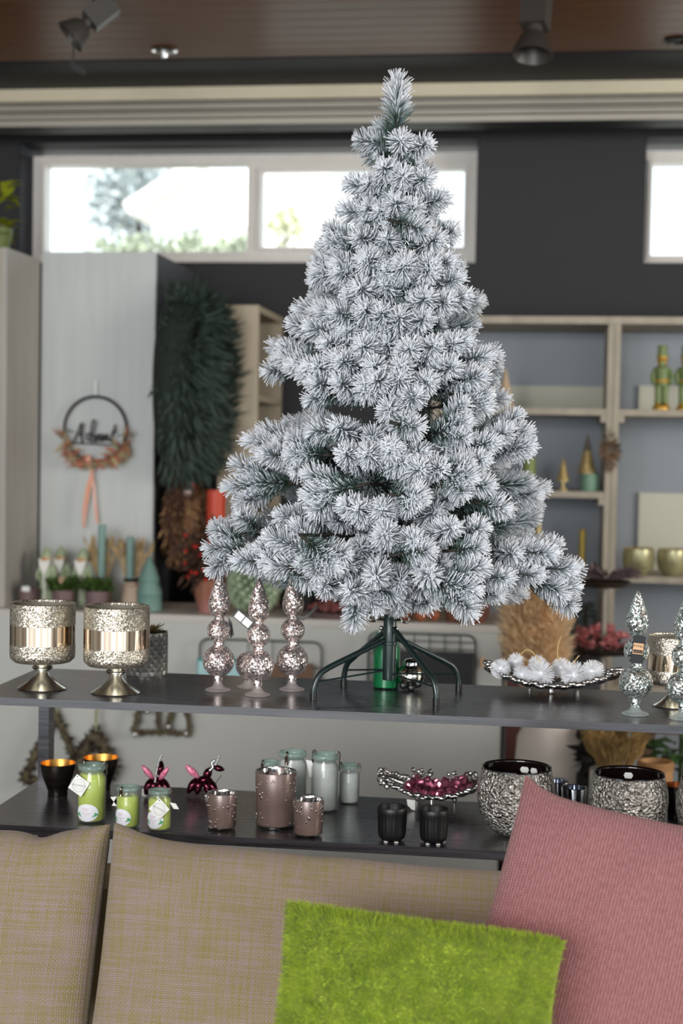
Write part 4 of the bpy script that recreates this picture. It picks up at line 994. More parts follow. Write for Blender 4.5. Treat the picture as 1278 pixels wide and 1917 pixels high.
m_spike = mat('frosted_white_spikes', (252,253,255), .35, noise=.08, nscale=40)
m_cord = mat('gold_jute_cord', (206,178,122), .7)
def spike_ball(r, seed):
    g = G(); q = random.Random(seed); n = 260
    for i in range(n):
        zf = 1-2*(i+.5)/n; a = i*2.39996+q.uniform(-.1,.1); rr = (1-zf*zf)**.5; d = Vector((rr*cos(a), rr*sin(a), zf)); l = r*q.uniform(.9,1.06)
        o_ = d.orthogonal().normalized(); w_ = d.cross(o_); bw = r*.042
        b = d*r*.38
        g.add([b+o_*bw, b+(-.5*o_+.87*w_)*bw, b+(-.5*o_-.87*w_)*bw, d*l+o_*bw*.55, d*l+(-.5*o_+.87*w_)*bw*.55, d*l+(-.5*o_-.87*w_)*bw*.55], [(0,1,4,3),(1,2,5,4),(2,0,3,5),(3,4,5)])
    return g
rb = .0262; sb_mesh = None
balls = [(937,1257,20,'leftmost spiky white ball in the leaf dish'), (965,1238,17,'small spiky white ball at the back left of the dish'), (977,1266,19,'spiky white ball second from left in the front row'), (1013,1267,26,'largest spiky white ball at the centre front of the dish'),
         (1006,1244,19,'spiky white ball behind the largest one'), (1050,1250,20,'spiky white ball at the back with the tall upright cord'), (1074,1265,26,'spiky white ball front right with a short cord'), (1109,1257,23,'rightmost spiky white ball in the leaf dish')]
Rd = Matrix.Rotation(DRZ, 3, 'Z')
for i, (px, py, rp, lb) in enumerate(balls):
    r = rp*k*.98
    back = i in (1, 4, 5)
    yy = dish_c.y+(.033 if back else -.022)
    c = aty(px, py, yy)
    lx = (Rd.transposed() @ (c-dish_c)); u = lx.x/.272+.5
    zmin = DP(u, max(-.9, min(.9, lx.y/.075))).z+dish_c.z
    c.z = max(c.z, zmin+r*.93)
    t = thing('spiky_ball', lb, 'ornament', c, 0, 'spiky white balls in the leaf dish'); t.scale = (r/rb,)*3; t.rotation_euler = (i*.7, i*1.3, i*2.1)
    if sb_mesh is None:
        o = spike_ball(rb, 1).build('spikes', m_spike, t, smooth=False); sb_mesh = o.data
        o2 = G().ball((0,0,0), rb*.42, 14, 10).build('core', m_spike, t); sc_mesh = o2.data
    else:
        for nm, me in (('spikes', sb_mesh), ('core', sc_mesh)):
            o = bpy.data.objects.new(nm, me); COL.objects.link(o); o.parent = t
    if i in (1, 3, 5, 6):
        Mi = (Matrix.Translation(c) @ Euler(t.rotation_euler).to_matrix().to_4x4() @ Matrix.Diagonal((r/rb,)*3).to_4x4()).inverted()
        pts = {1: [(965,1240),(972,1228),(985,1217),(998,1222),(1006,1238)], 3: [(1013,1245),(1010,1236),(1004,1230)], 5: [(1048,1240),(1043,1225),(1045,1205),(1050,1190)], 6: [(1072,1245),(1077,1235),(1084,1227)]}[i]
        G().tube(smooth_path([Mi @ aty(x, y_, c.y-.002) for x, y_ in pts], 4), .0011*rb/r, 5).build('hanging_cord', m_cord, t)

# ------------------------------------------------------------------ things on the lower board
m_cupout = mat('dark_pewter', (72,66,62), .26, .85, noise=.5, nscale=9, stretch=(.4,.4,9), c2=(40,36,34)); m_cupin = mat('gold_leaf_inside', (226,168,84), .3, .9, noise=.25, nscale=30)
def cup(px, py, label, z=ZL, hw=33, hh=60, mi=None, rz=0):
    p, k = on(px, py, z); s = k*hw/33; h_ = hh*k
    t = thing('tealight_cup', label, 'cup', p, 0, 'dark cups with metallic insides')
    prof = [(0,0), (18*s,0), (18.5*s,2*s), (18*s,h_*.12), (23*s,h_*.35), (29*s,h_*.6), (32*s,h_*.85), (33*s,h_)]
    G().lathe(prof, 40).build('body', m_cupout, t, angle=60)
    G().lathe([(33*s,h_), (32*s,h_+.0006), (31*s,h_*.85), (27.5*s,h_*.6), (21*s,h_*.35), (10*s,h_*.2), (0,h_*.19)], 40).build('gilded_inside', mi or m_cupin, t, angle=60)
cup(108, 1488, 'dark pewter cup gilded inside, standing by the left shelf post')
cup(188, 1478, 'dark pewter cup gilded inside, partly behind the tall green candle jar')
cup(1263, 1533, 'dark cup with copper inside between the hammered bowls at the right', hw=26, hh=64, mi=mat('copper_inside', (190,110,62), .3, .8))

m_lime = mat('lime_green_wax', (188,204,42), .45, noise=.12, nscale=40); m_palewax = mat('pale_grey_wax', (206,206,202), .5, noise=.15, nscale=60)
m_lab = mat('oval_label_paper', (240,243,250), .55); m_clip = mat('dark_clip_steel', (120,105,95), .25, .9)
def bent_patch(R_, a0, w_, z0, h_, n=14, off=.0006, oval=True, mi=0):
    """label wrapped on a cylinder of radius R_"""
    vs = []; fs = []
    g = G(); c = None; out = []
    N_ = 36
    def P(x, z, o): a = a0+x/R_; return ((R_+o)*cos(a), (R_+o)*sin(a), z)
    rings = (0, .34, .67, 1.0)
    vs.append(P(0, z0, off))
    for q_ in rings[1:]:
        for i in range(N_):
            t_ = 2*pi*i/N_
            vs.append(P(q_*w_/2*cos(t_), z0+q_*h_/2*sin(t_), off))
    for i in range(N_): fs.append((0, 1+(i+1) % N_, 1+i))
    for r_ in range(2):
        o = 1+r_*N_
        for i in range(N_): fs.append((o+i, o+(i+1) % N_, o+N_+(i+1) % N_, o+N_+i))
    return g.add(vs, [f[::-1] for f in fs]), P
def ring_band(g, X, r, w_=.0003, n=36):
    g.tube([X @ Vector((r*cos(2*pi*i/n), 0, r*sin(2*pi*i/n))) for i in range(n)], w_, 4, closed=True)
def candle_jar(px, py, hw, hh, label, group, wax, glassm, lab=None, diamond=None, clip=None, fill=.86, wtag=None):
    p, k = on(px, py, ZL); R_ = hw*k; H = hh*k
    t = thing('candle_jar', label, 'jar', p, 0, group); rn = R_*.80
    G().lathe([(0,.003), (R_*.86,.003), (R_*.93,.008), (R_*.93,H*(fill-.10)), (rn*.92,H*fill-.002), (rn*.5,H*fill-.003), (0,H*fill-.003)], 32).build('wax', wax, t, angle=60)
    G().tube([(0,0,H*fill-.004), (.001,0,H*fill+.006)], .0011, 5).build('wick', M['black'], t)
    G().lathe([(0,0), (R_*.9,0), (R_,.006), (R_,H*.72), (R_*.97,H*.78), (rn,H*.86), (rn,H*.89), (rn-.0025,H*.89), (rn-.0025,H*.86), (R_*.95,H*.77), (R_*.96,.007), (R_*.85,.0025), (0,.0025)], 40).build('glass_body', glassm, t, angle=60)
    G().lathe([(rn,H*.885), (R_*.94,H*.90), (R_*.98,H*.94), (R_*.95,H*.985), (rn+.001,H), (rn-.002,H*.985), (rn-.0025,H*.9)], 40).build('rim_ring', m_rim, t, angle=60)
    cs = []
    for a in (clip or ()):
        a = radians(a); X = Matrix.Rotation(a, 4, 'Z')
        g = G(); g.tube(smooth_path([(rn-.001,0,H*.93), (rn+.001,0,H*1.02), (R_*1.02,0,H*1.0), (R_*1.05,0,H*.93), (R_*1.01,0,H*.86), (R_*1.06,0,H*.80)], 4), .0014, 6, X)
        g.box(R_*1.0, R_*1.0+.0012, -.0035, .0035, H*.80, H*.95, X); g.build('clip', m_clip, t)
    if lab:
        a0, z0, w_, h_ = lab; g, P = bent_patch(R_, radians(a0), w_, z0, h_); lb = g.build('oval_label', m_lab, t)
        g1, g2 = G(), G()
        for zz, ww, x0 in ((.22,.34,-.02), (.12,.24,-.02), (-.04,.44,0), (-.16,.12,0)):
            for s0 in range(int(ww/.05)):
                xa = (x0-ww/2+s0*.05)*w_; g1.tube([P(xa, z0+zz*h_, .0009), P(xa+.035*w_, z0+(zz+(.03 if s0 % 2 else 0))*h_, .0009)], .00035, 4)
        g1.build('red_print', M['print_red'], lb)
        for sg in (-1, 1):
            for xa, za, r_ in ((.42,-.10,.0028), (.36,-.04,.0022), (.36,-.16,.0024), (.30,-.16,.0018), (.26,-.22,.0014)):
                c = Vector(P(sg*xa*w_, z0+za*h_, .0007)); nrm = Vector((c.x, c.y, 0)).normalized(); tn = Vector((-nrm.y, nrm.x, 0))
                g2.add([c]+[c+tn*r_*cos(i*pi/4)+Vector((0,0,r_*.7*sin(i*pi/4))) for i in range(8)], [(0,1+i,1+(i+1) % 8) for i in range(8)])
        g2.build('green_print', M['print_green'], lb)
    if diamond:
        dx, dz, sz, rot = diamond; X = Matrix.Translation((dx*k, -R_-.004, dz*k)) @ Matrix.Rotation(radians(-6), 4, 'X') @ Matrix.Rotation(radians(rot), 4, 'Y'); s = sz*k/2
        tg = G().box(-s, s, 0, .001, -s, s, X).build('diamond_tag', M['white_paper'], t, smooth=False)
        g = G(); XX = X @ Matrix.Translation((0,-.0003,0))
        for r_ in (.82,.72,.45): ring_band(g, XX, s*r_, .00022 if r_ > .5 else .00018)
        g.build('ring_print', M['print_grey'], tg)
        text_part('lettering', 'HANDMADE', s*.34, M['print_grey'], tg, X @ Matrix.Translation((0,-.0004,0)) @ Matrix.Rotation(radians(-rot+(6 if rot < 45 else 24)), 4, 'Y') @ Matrix.Rotation(pi/2, 4, 'X'))
        e = X @ Vector((-s*.8, -.0004, s*.8)); G().ball(e, .0012, 8, 6, sc=(1,.3,1)).build('eyelet', M['black'], tg)
    if wtag:
        x0, z0, x1, z1 = [v*k for v in wtag]
        G().prism([(x0,z0), (x0+.012*(1 if x1 > x0 else -1),z0-.002), (x1+.01,z1), (x1,z1)], -.004, -.003).build('paper_tag', M['white_paper'], t, smooth=False)
    return t, R_, H
GJ = 'lime green candle jars with oval labels'
candle_jar(171, 1536, 27, 107, 'tallest lime green candle jar, white diamond tag hung at its upper left', GJ, m_lime, m_jarglass, (-92,.0205,.044,.033), (-15,72,30,32), (150, 20))
candle_jar(239, 1547, 22, 76, 'small lime green candle jar with bent steel clip facing front', GJ, m_lime, m_jarglass, (-108,.021,.037,.032), None, (-110,), .80, (-21,56,-30,38))
candle_jar(298, 1552, 22, 75, 'small lime green candle jar whose diamond tag overlaps the label', GJ, m_lime, m_jarglass, (-104,.021,.037,.032), (6,44,28,45), (10,), .82, (20,52,28,40))
GP = 'pale grey candle jars at the back of the lower board'
candle_jar(546, 1512, 27, 107, 'tall pale grey candle jar directly behind the biggest brown votive', GP, m_palewax, m_jarglass, None, None, (-105,), .88, (26,92,33,60))
candle_jar(607, 1516, 26, 107, 'tall pale grey candle jar right of the biggest brown votive', GP, m_palewax, m_jarglass, None, None, (10, 160), .86)
candle_jar(653, 1502, 19.5, 72, 'short pale grey candle jar, rightmost of the pale jars', GP, m_palewax, m_jarglass, None, None, (0, 170), .82)
candle_jar(504, 1500, 18, 77, 'short pale grey candle jar half hidden left behind the biggest votive', GP, m_palewax, m_jarglass, None, None, (-130,), .84)

# brown mercury votives
m_vot = mat('mauve_brown_satin_glass', (128,108,101), .3, .25, noise=.25, nscale=18, coat=.2); m_votin = mercury('silver_inside', (236,236,236), (150,150,150), 90, .1, .3, .002, dark=.6)
m_dot = mat('silver_flake', (230,224,220), .15, 1)
def votive(px, py, hw, hh, label, seed):
    p, k = on(px, py, ZL); R_ = hw*k; H = hh*k; t = thing('votive', label, 'candle holder', p, 0, 'mauve brown mercury votives')
    G().lathe([(0,0), (R_*.9,0), (R_*.93,.001), (R_*.93,.005), (0,.005)], 40).build('glass_base', glass('votive_base_glass_%d' % seed, (238,238,236), 1.5), t)
    G().lathe([(0,.0052), (R_*.9,.0052), (R_*.935,.008), (R_,H-.001), (R_-.0005,H)], 44).build('body', m_vot, t, angle=60)
    G().lathe([(R_-.0005,H), (R_-.002,H), (R_-.0035,H-.003), (R_*.86,.012), (0,.011)], 44).build('silver_inside', m_votin, t, angle=60)
    g = G(); q = random.Random(seed)
    for i in range(34):
        a = q.uniform(pi*1.02, pi*1.98); z = H*q.choice((q.uniform(.08,.95), q.uniform(.6,.9))); r = R_*(.935+.065*z/H)
        c = Vector((r*cos(a), r*sin(a), z)); g.ball(c, .0016*q.uniform(.5,1.3), 7, 5, sc=(.8,.8,q.uniform(1,2.4)))
    g.build('silver_flecks', m_dot, t)['kind'] = 'stuff'
votive(415, 1551, 28, 68, 'small mauve brown votive, left of the biggest one', 1)
votive(515, 1546, 39, 104, 'biggest mauve brown votive with mirrored inside', 2)
votive(577, 1564, 28.5, 69, 'small mauve brown votive in front right of the biggest one', 3)

# balloon animal figurines with wings
m_burg = mat('burgundy_chrome', (84,34,48), .08, .9); m_wing = mat('pink_glitter', (226,84,130), .4, .2, noise=.35, nscale=160, c2=(250,170,190))
def flyer(px, py, label, rz, pose):
    p, k = on(px, py, ZL); t = thing('balloon_figurine', label, 'figurine', p, 0, 'winged balloon animal figurines'); s = k
    def el(name, c, d, l, r, m_=m_burg):
        d = Vector(d).normalized(); X = Matrix.Translation(Vector(c)*s) @ d.to_track_quat('Z','Y').to_matrix().to_4x4()
        n = 10; prof = [(0,-l/2*s)]+[(r*s*(sin(pi*i/n)**.7)*(1-.15*i/n), (-l/2+l*i/n)*s) for i in range(1,n)]+[(0,l/2*s)]
        return G().lathe(prof, 16, X).build(name, m_, t, angle=80)
    def beads(pts, r0):
        P_ = smooth_path([Vector(q_)*s for q_ in pts], 4); g = G()
        for i, c in enumerate(P_): g.ball(c, r0*s*(1-.25*i/len(P_)), 9, 6)
        g.build('bead_crest', M['chrome'], t)
    if pose == 'back':
        for a in (-16,-6,7,17): el('leg', (a,-2+abs(a)*.2,18.6), (a*.45,-4,-20), 36, 9)
        el('body', (0,4,28), (0,1,.1), 26, 10); el('head', (4,10,52), (.1,.3,1), 30, 8)
        el('wing', (-17,-2,46), (-.72,-.1,.85), 36, 6.5, m_wing); el('wing', (14,-2,45), (.62,-.1,.85), 34, 6, m_wing)
        beads([(-1,-8,30), (0,-8,40), (2,-6,54), (5,-4,68), (9,-2,80)], 2.6)
        G().box(-28*s, -20*s, -2*s, 0, -0*s, 14*s).build('price_tag', M['white_paper'], t, smooth=False)
    else:
        for x, d in ((-22,-.55), (-10,-.15), (6,.35), (17,.75)): el('leg', (x,-4,19), (d,-.3,-1), 36, 8.6)
        el('body', (-1,2,29), (1,0,.1), 34, 9); el('neck', (6,0,42), (.45,0,1), 28, 9); el('head', (27,0,53), (1,0,-.25), 24, 6.5)
        el('wing', (-22,-6,46), (-.8,-.1,.75), 38, 7.5, m_wing)
        beads([(12,-5,50), (17,-5,56), (15,-5,64), (20,-5,68)], 3.4); beads([(22,-3,60), (26,-3,70), (29,-3,78)], 2.2)
        G().tube([(20*s,-7*s,22*s), (34*s,-7*s,42*s)], .7*s, 5).build('wire', M['black'], t)
        G().prism([(6*s,0), (20*s,5*s), (18*s,9*s), (4*s,4*s)], -14*s, -13*s).build('price_tag', M['white_paper'], t, smooth=False)
flyer(293, 1492, 'burgundy balloon animal figurine seen from behind, pink wings in a V', 0, 'back')
flyer(382, 1490, 'burgundy balloon animal figurine in side view beside the brown votive', 0, 'side')

# leaf dish with pink acrylic pieces
p, k = on(812, 1507, ZL)
d2 = p.copy(); RZ2 = radians(-3)
td, DP2 = leaf_dish(p, .225, .14, .034, 'silver leaf dish on the lower board heaped with pink sparkling pieces', RZ2, .018)
G().prism([(-.047,.0), (-.03,-.001), (-.03,-.021), (-.036,-.02), (-.045,-.012)], -.06, -.0592, Matrix.Translation((0,0,.022))).build('paper_tag', M['white_paper'], td, smooth=False)
p2, k2 = on(745, 1479, ZL)
g = G(); q = random.Random(4)
G().tube([Vector((-.118,.02,.052)), Vector((-.066,.02,.036))], .0055, 10).build('handle', M['silver_rough'], td)
g = G()
for c_, n_, sx in ((Vector((-.03,.045,.05)), 22, .02), (Vector((.05,.05,.048)), 26, .03), (Vector((-.095,.0,.038)), 20, .02)):
    for i in range(n_): g.ball(c_+Vector((q.uniform(-sx,sx), q.uniform(-.008,.008), q.uniform(-.010,.010))), q.uniform(.0035,.006), 7, 5)
g.build('cast_berries', M['silver_rough'], td)['kind'] = 'stuff'
m_pinkg = mat('pink_metallic_acrylic', (222,132,160), .16, .7, noise=.55, nscale=60, c2=(96,36,58))
def gem(seed, r):
    q = random.Random(seed); g = G(); n = 7; vs = [(0,0,r*1.5)]
    for j, (zf, rf) in enumerate(((.7,.72), (0,1.0), (-.6,.7))):
        for i in range(n): a = 2*pi*(i+.5*j)/n; m_ = q.uniform(.8,1.15); vs.append((r*rf*m_*cos(a), r*rf*m_*sin(a), r*zf*q.uniform(.85,1.2)))
    vs.append((0,0,-r)); fs = [(0,1+i,1+(i+1) % n) for i in range(n)]
    for j in range(2):
        for i in range(n): a, b, c, d = 1+j*n+i, 1+j*n+(i+1) % n, 1+(j+1)*n+(i+1) % n, 1+(j+1)*n+i; fs += [(a,d,b), (b,d,c)]
    fs += [(1+3*n, 1+2*n+(i+1) % n, 1+2*n+i) for i in range(n)]
    return g.add(vs, fs)
gems = []; q = random.Random(31); spots = []
for row, (n_, v_, dz) in enumerate(((11,-.52,0), (9,-.05,.002), (8,.4,0), (9,-.28,.019), (6,.12,.02))):
    for i in range(n_):
        u = .24+.62*(i+.5+q.uniform(-.2,.2))/n_ if row < 3 else .3+.5*(i+.5)/n_
        spots.append((u, v_+q.uniform(-.06,.06), dz))
gm = None
for i, (u, v_, dz) in enumerate(spots):
    c = DP2(u, v_); c = d2+Matrix.Rotation(RZ2, 3, 'Z') @ Vector((c.x, c.y, c.z+.0085+dz))
    if i < 3:
        o = gem(i+1, .0088).build('acrylic_gem', m_pinkg, None, smooth=False); gems.append(o.data)
    else:
        o = bpy.data.objects.new('acrylic_gem', gems[i % 3]); COL.objects.link(o)
    o.location = c; o.rotation_euler = (q.uniform(0,6), q.uniform(0,6), q.uniform(0,6)); o.scale = (q.uniform(.85,1.1), q.uniform(.85,1.1), q.uniform(.9,1.3))
    tag(o, 'pink metallic faceted piece heaped in the lower silver leaf dish', 'decoration', 'pink faceted pieces in the leaf dish')

# ribbed black cups
def ribbed(px, py, label):
    p, k = on(px, py, ZL); R_ = 28*k; H = 64*k; t = thing('ribbed_cup', label, 'cup', p, 0, 'ribbed black cups')
    def wob(a, z): return 1-.028*(.5+.5*cos(a*22))*(1 if .06*H < z < .80*H else 0)
    G().lathe([(0,.002), (R_*.70,.002), (R_*.86,.006), (R_*.93,H*.2), (R_*.955,H*.4), (R_*.97,H*.6), (R_*.98,H*.78), (R_,H*.84), (R_,H-.001), (R_*.97,H), (R_*.92,H-.001), (R_*.9,H*.5), (R_*.7,.01), (0,.009)], 132, wob=wob).build('body', M['black_matt'], t, angle=60)
    g = G()
    for a in (-2.1,-1.0,.3,1.6,2.7): g.lathe([(0,0), (.004,0), (.004,.0018), (0,.0018)], 10, Matrix.Translation((R_*.66*cos(a), R_*.66*sin(a), 0)))
    g.build('felt_feet', M['white_paper'], t)
ribbed(733, 1573, 'matt black ribbed cup, left of the pair beside the paper tag')
ribbed(811, 1577, 'matt black ribbed cup, right of the pair')

# hammered silver bowls
def hammered():
    m, N, L, b = new_mat('hammered_silver'); tc = N.new('ShaderNodeTexCoord')
    n = N.new('ShaderNodeTexNoise'); n.inputs['Scale'].default_value = 120; n.inputs['Detail'].default_value = 5; n.inputs['Roughness'].default_value = .7
    v = N.new('ShaderNodeTexVoronoi'); v.inputs['Scale'].default_value = 190
    L.new(tc.outputs['Object'], n.inputs[0]); L.new(tc.outputs['Object'], v.inputs[0])
    ad = N.new('ShaderNodeMath'); ad.operation = 'ADD'; L.new(n.outputs[0], ad.inputs[0]); L.new(v.outputs['Distance'], ad.inputs[1])
    bp = N.new('ShaderNodeBump'); bp.inputs['Strength'].default_value = 1; bp.inputs['Distance'].default_value = .0045; L.new(ad.outputs[0], bp.inputs['Height']); L.new(bp.outputs[0], b.inputs['Normal'])
    r = N.new('ShaderNodeValToRGB'); r.color_ramp.elements[0].position = .36; r.color_ramp.elements[1].position = .56
    r.color_ramp.elements[0].color = rgba(lin((120,114,106))); r.color_ramp.elements[1].color = rgba(lin((236,233,226)))
    L.new(n.outputs[0], r.inputs[0]); L.new(r.outputs[0], b.inputs['Base Color']); setp(b, Metallic=1, Roughness=.27)
    return m
m_ham = hammered()
def bowl(px, py, hw, hrim, hh, label, stickers, seed):
    p, k = on(px, py, ZL); R_ = hw*k; Rr = hrim*k; H = hh*k; t = thing('hammered_bowl', label, 'bowl', p, 0, 'hammered silver bowls')
    q = random.Random(seed); ph = q.uniform(0,6)
    def wob(a, z): return 1+.006*sin(a*13+z*300+ph)+.006*sin(a*7-z*220)+.004*sin(a*29+z*500)
    G().lathe([(0,0), (R_*.35,0), (R_*.58,H*.05), (R_*.78,H*.16), (R_*.92,H*.32), (R_*.99,H*.5), (R_,H*.62), (R_*.985,H*.76), (Rr*1.02,H*.9), (Rr,H-.002)], 72, wob=wob).build('body', m_ham, t, angle=80)
    G().lathe([(Rr,H-.002), (Rr*.995,H+.0005), (Rr*.97,H), (Rr*.95,H-.004), (R_*.94,H*.7), (R_*.9,H*.4), (R_*.55,H*.1), (0,H*.08)], 64).build('black_inside', M['black_gloss'], t, angle=70)
    for a, w_ in stickers:
        g, P = bent_patch(Rr*.93, radians(a), w_, H*.885, .015, off=-.001); G_ = G()
        pts = [P(x, H*.86+z, -.0012) for x, z in ((-w_/2,0), (-w_/2+.003,-.0055), (w_/2-.003,-.0055), (w_/2,0), (w_/2-.003,.0055), (-w_/2+.003,.0055))]
        G_.add(pts+[tuple(v*.985 if i < 2 else v for i, v in enumerate(p_)) for p_ in pts], [(0,1,2,3,4,5), (11,10,9,8,7,6)]+[(i, (i+1) % 6, 6+(i+1) % 6, 6+i) for i in range(6)]).build('price_sticker', M['white_paper'], t, smooth=False)
bowl(964, 1562, 73, 65, 128, 'hammered silver bowl half covered by the pink cushion corner', ((76,.018), (57,.016)), 1)
bowl(1174, 1574, 73, 66, 128, 'hammered silver bowl second from left, one white sticker inside', ((88,.018),), 2)
bowl(1338, 1584, 74, 66, 128, 'hammered silver bowl cut by the right picture edge', (), 3)
m_svot = mat('bright_silvered_glass', (236,240,246), .1, 1, noise=.3, nscale=14, stretch=(6,6,.3), c2=(170,176,190))
for px, py, hw, hh, lb in ((1042,1510,22,48,'small silvered votive just right of the first hammered bowl'), (1073,1528,24,54,'small silvered votive between the first two hammered bowls')):
    p, k = on(px, py, ZL); R_ = hw*k; H = hh*k; t = thing('silver_votive', lb, 'candle holder', p, 0, 'small silvered votives')
    G().lathe([(0,0), (R_*.8,0), (R_*.84,.003), (R_,H), (R_*.93,H), (R_*.78,.008), (0,.007)], 36).build('body', m_svot, t)
    G().lathe([(R_*.93,H), (R_*.965,H+.0012), (R_,H)], 36).build('rim', M['chrome'], t)

# ------------------------------------------------------------------ the snowy artificial tree
def needle_mat():
    m, N, L, b = new_mat('flocked_needles')
    at = N.new('ShaderNodeAttribute'); at.attribute_name = 'frost_shade'
    tc = N.new('ShaderNodeTexCoord'); n = N.new('ShaderNodeTexNoise'); n.inputs['Scale'].default_value = 70; n.inputs['Detail'].default_value = 4
    L.new(tc.outputs['Object'], n.inputs[0])
    ma = N.new('ShaderNodeMath'); ma.operation = 'MULTIPLY_ADD'; ma.inputs[1].default_value = .7; ma.inputs[2].default_value = -.35
    L.new(n.outputs[0], ma.inputs[0]); ad = N.new('ShaderNodeMath'); ad.operation = 'ADD'; ad.use_clamp = True
    L.new(ma.outputs[0], ad.inputs[0]); L.new(at.outputs['Fac'], ad.inputs[1])
    r = N.new('ShaderNodeValToRGB'); e = r.color_ramp.elements
    e[0].position = .12; e[0].color = rgba(lin((30,58,44))); e[1].position = .98; e[1].color = rgba(lin((232,235,240)))
    x = e.new(.36); x.color = rgba(lin((96,116,112))); x = e.new(.6); x.color = rgba(lin((186,194,200)))
    L.new(ad.outputs[0], r.inputs[0]); L.new(r.outputs[0], b.inputs['Base Color']); setp(b, Roughness=.75)
    return m
m_needle = needle_mat(); m_stem = mat('dark_tree_wire', (58,52,46), .7, noise=.3, nscale=40)
def sprig_mesh(stem, tuft, seed, dense=1.0, inner=.5, name='branch', frost_shade=0.0):
    """a branch along +Z: bare wire, sparse green needles, then a dense flocked tuft at the end"""
    q = random.Random(seed); v = []; f = []; fr = []; mi = []; total = stem+tuft
    bend = q.uniform(-.10, .10)*total
    def axis(z): u = z/total; return Vector((bend*(u*u-u)*1.6, .012*total*sin(u*5+seed), z))
    g = G(); g.tube([axis(total*i/6) for i in range(7)], [.0034-.0016*i/6 for i in range(7)], 5)
    v += [tuple(p) for p in g.v]; f += g.f; fr += [0.1]*len(g.v); mi += [1]*len(g.f)
    def needle(z, ang, el, l, w, f0, f1):
        o = axis(z); rad = Vector((cos(ang), sin(ang), 0)); d = rad*sin(el)+Vector((0,0,1))*cos(el)
        sd = d.cross(Vector((q.gauss(0,1), q.gauss(0,1), q.gauss(0,1)))).normalized(); up = sd.cross(d)
        mid = o+d*l*.55; tip = o+d*l+rad*l*q.uniform(-.06,.06)
        b = len(v)
        for c, ww, ff in ((o+d*.002, w*.7, f0), (mid, w, (f0+f1)*.55), (tip, w*.95, f1)):
            for k in range(3):
                a = 2*pi*k/3; v.append(tuple(c+(sd*cos(a)+up*sin(a))*ww)); fr.append(ff)
        for r_ in (0, 3):
            for k in range(3): f.append((b+r_+k, b+r_+(k+1) % 3, b+r_+3+(k+1) % 3, b+r_+3+k)); mi.append(0)
        f.append((b+6, b+7, b+8)); mi.append(0)
    n1 = int(tuft*3100*dense)
    for i in range(n1):
        u = (i+.5)/n1; z = stem+tuft*u; end = max(0, (u-.82)/.18)
        el = radians(q.uniform(48, 66)*(1-end)+q.uniform(4, 46)*end) ; l = q.uniform(.026,.035)*(1-.12*end)*min(1, .75+u*1.2)
        fz = .24+.62*min(1, u*1.8)+frost_shade
        needle(z, i*2.39996+q.uniform(-.3,.3), el, l, q.uniform(.0009,.00125), fz*.45+q.uniform(-.08,.08), fz+q.uniform(-.1,.22))
    for i in range(36):                                        # starburst at the very end
        needle(total-.004, q.uniform(0,6.28), radians(q.uniform(0,30)), q.uniform(.02,.03), q.uniform(.001,.00125), .5, q.uniform(.8,1.05))
    n2 = int(stem*inner*1500)
    for i in range(n2):
        needle(stem*(.15+.85*q.random()), q.uniform(0,6.28), radians(q.uniform(45,75)), q.uniform(.02,.028), .0007, .02, q.uniform(.1,.5))
    me = bpy.data.meshes.new(name); me.from_pydata(v, [], f); me.materials.append(m_needle); me.materials.append(m_stem)
    me.polygons.foreach_set('material_index', mi)
    a = me.attributes.new('frost_shade', 'FLOAT', 'POINT'); a.data.foreach_set('value', fr); me.shade_smooth(); me.update()
    return me, total
TC = atz(727, 1302, ZS); TK = kk(TC); TX, TYY = TC.x, TC.y
tree = thing('christmas_tree', 'flocked snowy artificial christmas tree on a dark green metal stand', 'christmas tree', (TX, TYY, ZS+.0004))
RP = [(230,62),(262,95),(320,100),(345,112),(388,120),(440,146),(490,168),(580,196),(640,215),(695,252),(750,235),(820,288),(910,322),(1000,355),(1060,372),(1110,368),(1160,230)]
def Rpx(y):
    if y <= RP[0][0]: return RP[0][1]
    for (a, b), (c, d) in zip(RP, RP[1:]):
        if y <= c: return b+(d-b)*(y-a)/(c-a)
    return RP[-1][1]
def tip_world(px, py, side, fac=1.0):
    R_ = Rpx(py)*TK*.985*fac; d = ray(px, py); dh = Vector((d.x, d.y)); o = Vector((-TX, -TYY))
    A = dh.dot(dh); B = 2*o.dot(dh); Cc = o.dot(o)-R_*R_; disc = B*B-4*A*Cc
    if disc <= 0: s = -B/(2*A)
    else: s = (-B+(-1 if side == 'F' else 1)*disc**.5)/(2*A)
    return CAM_LOC+d*s
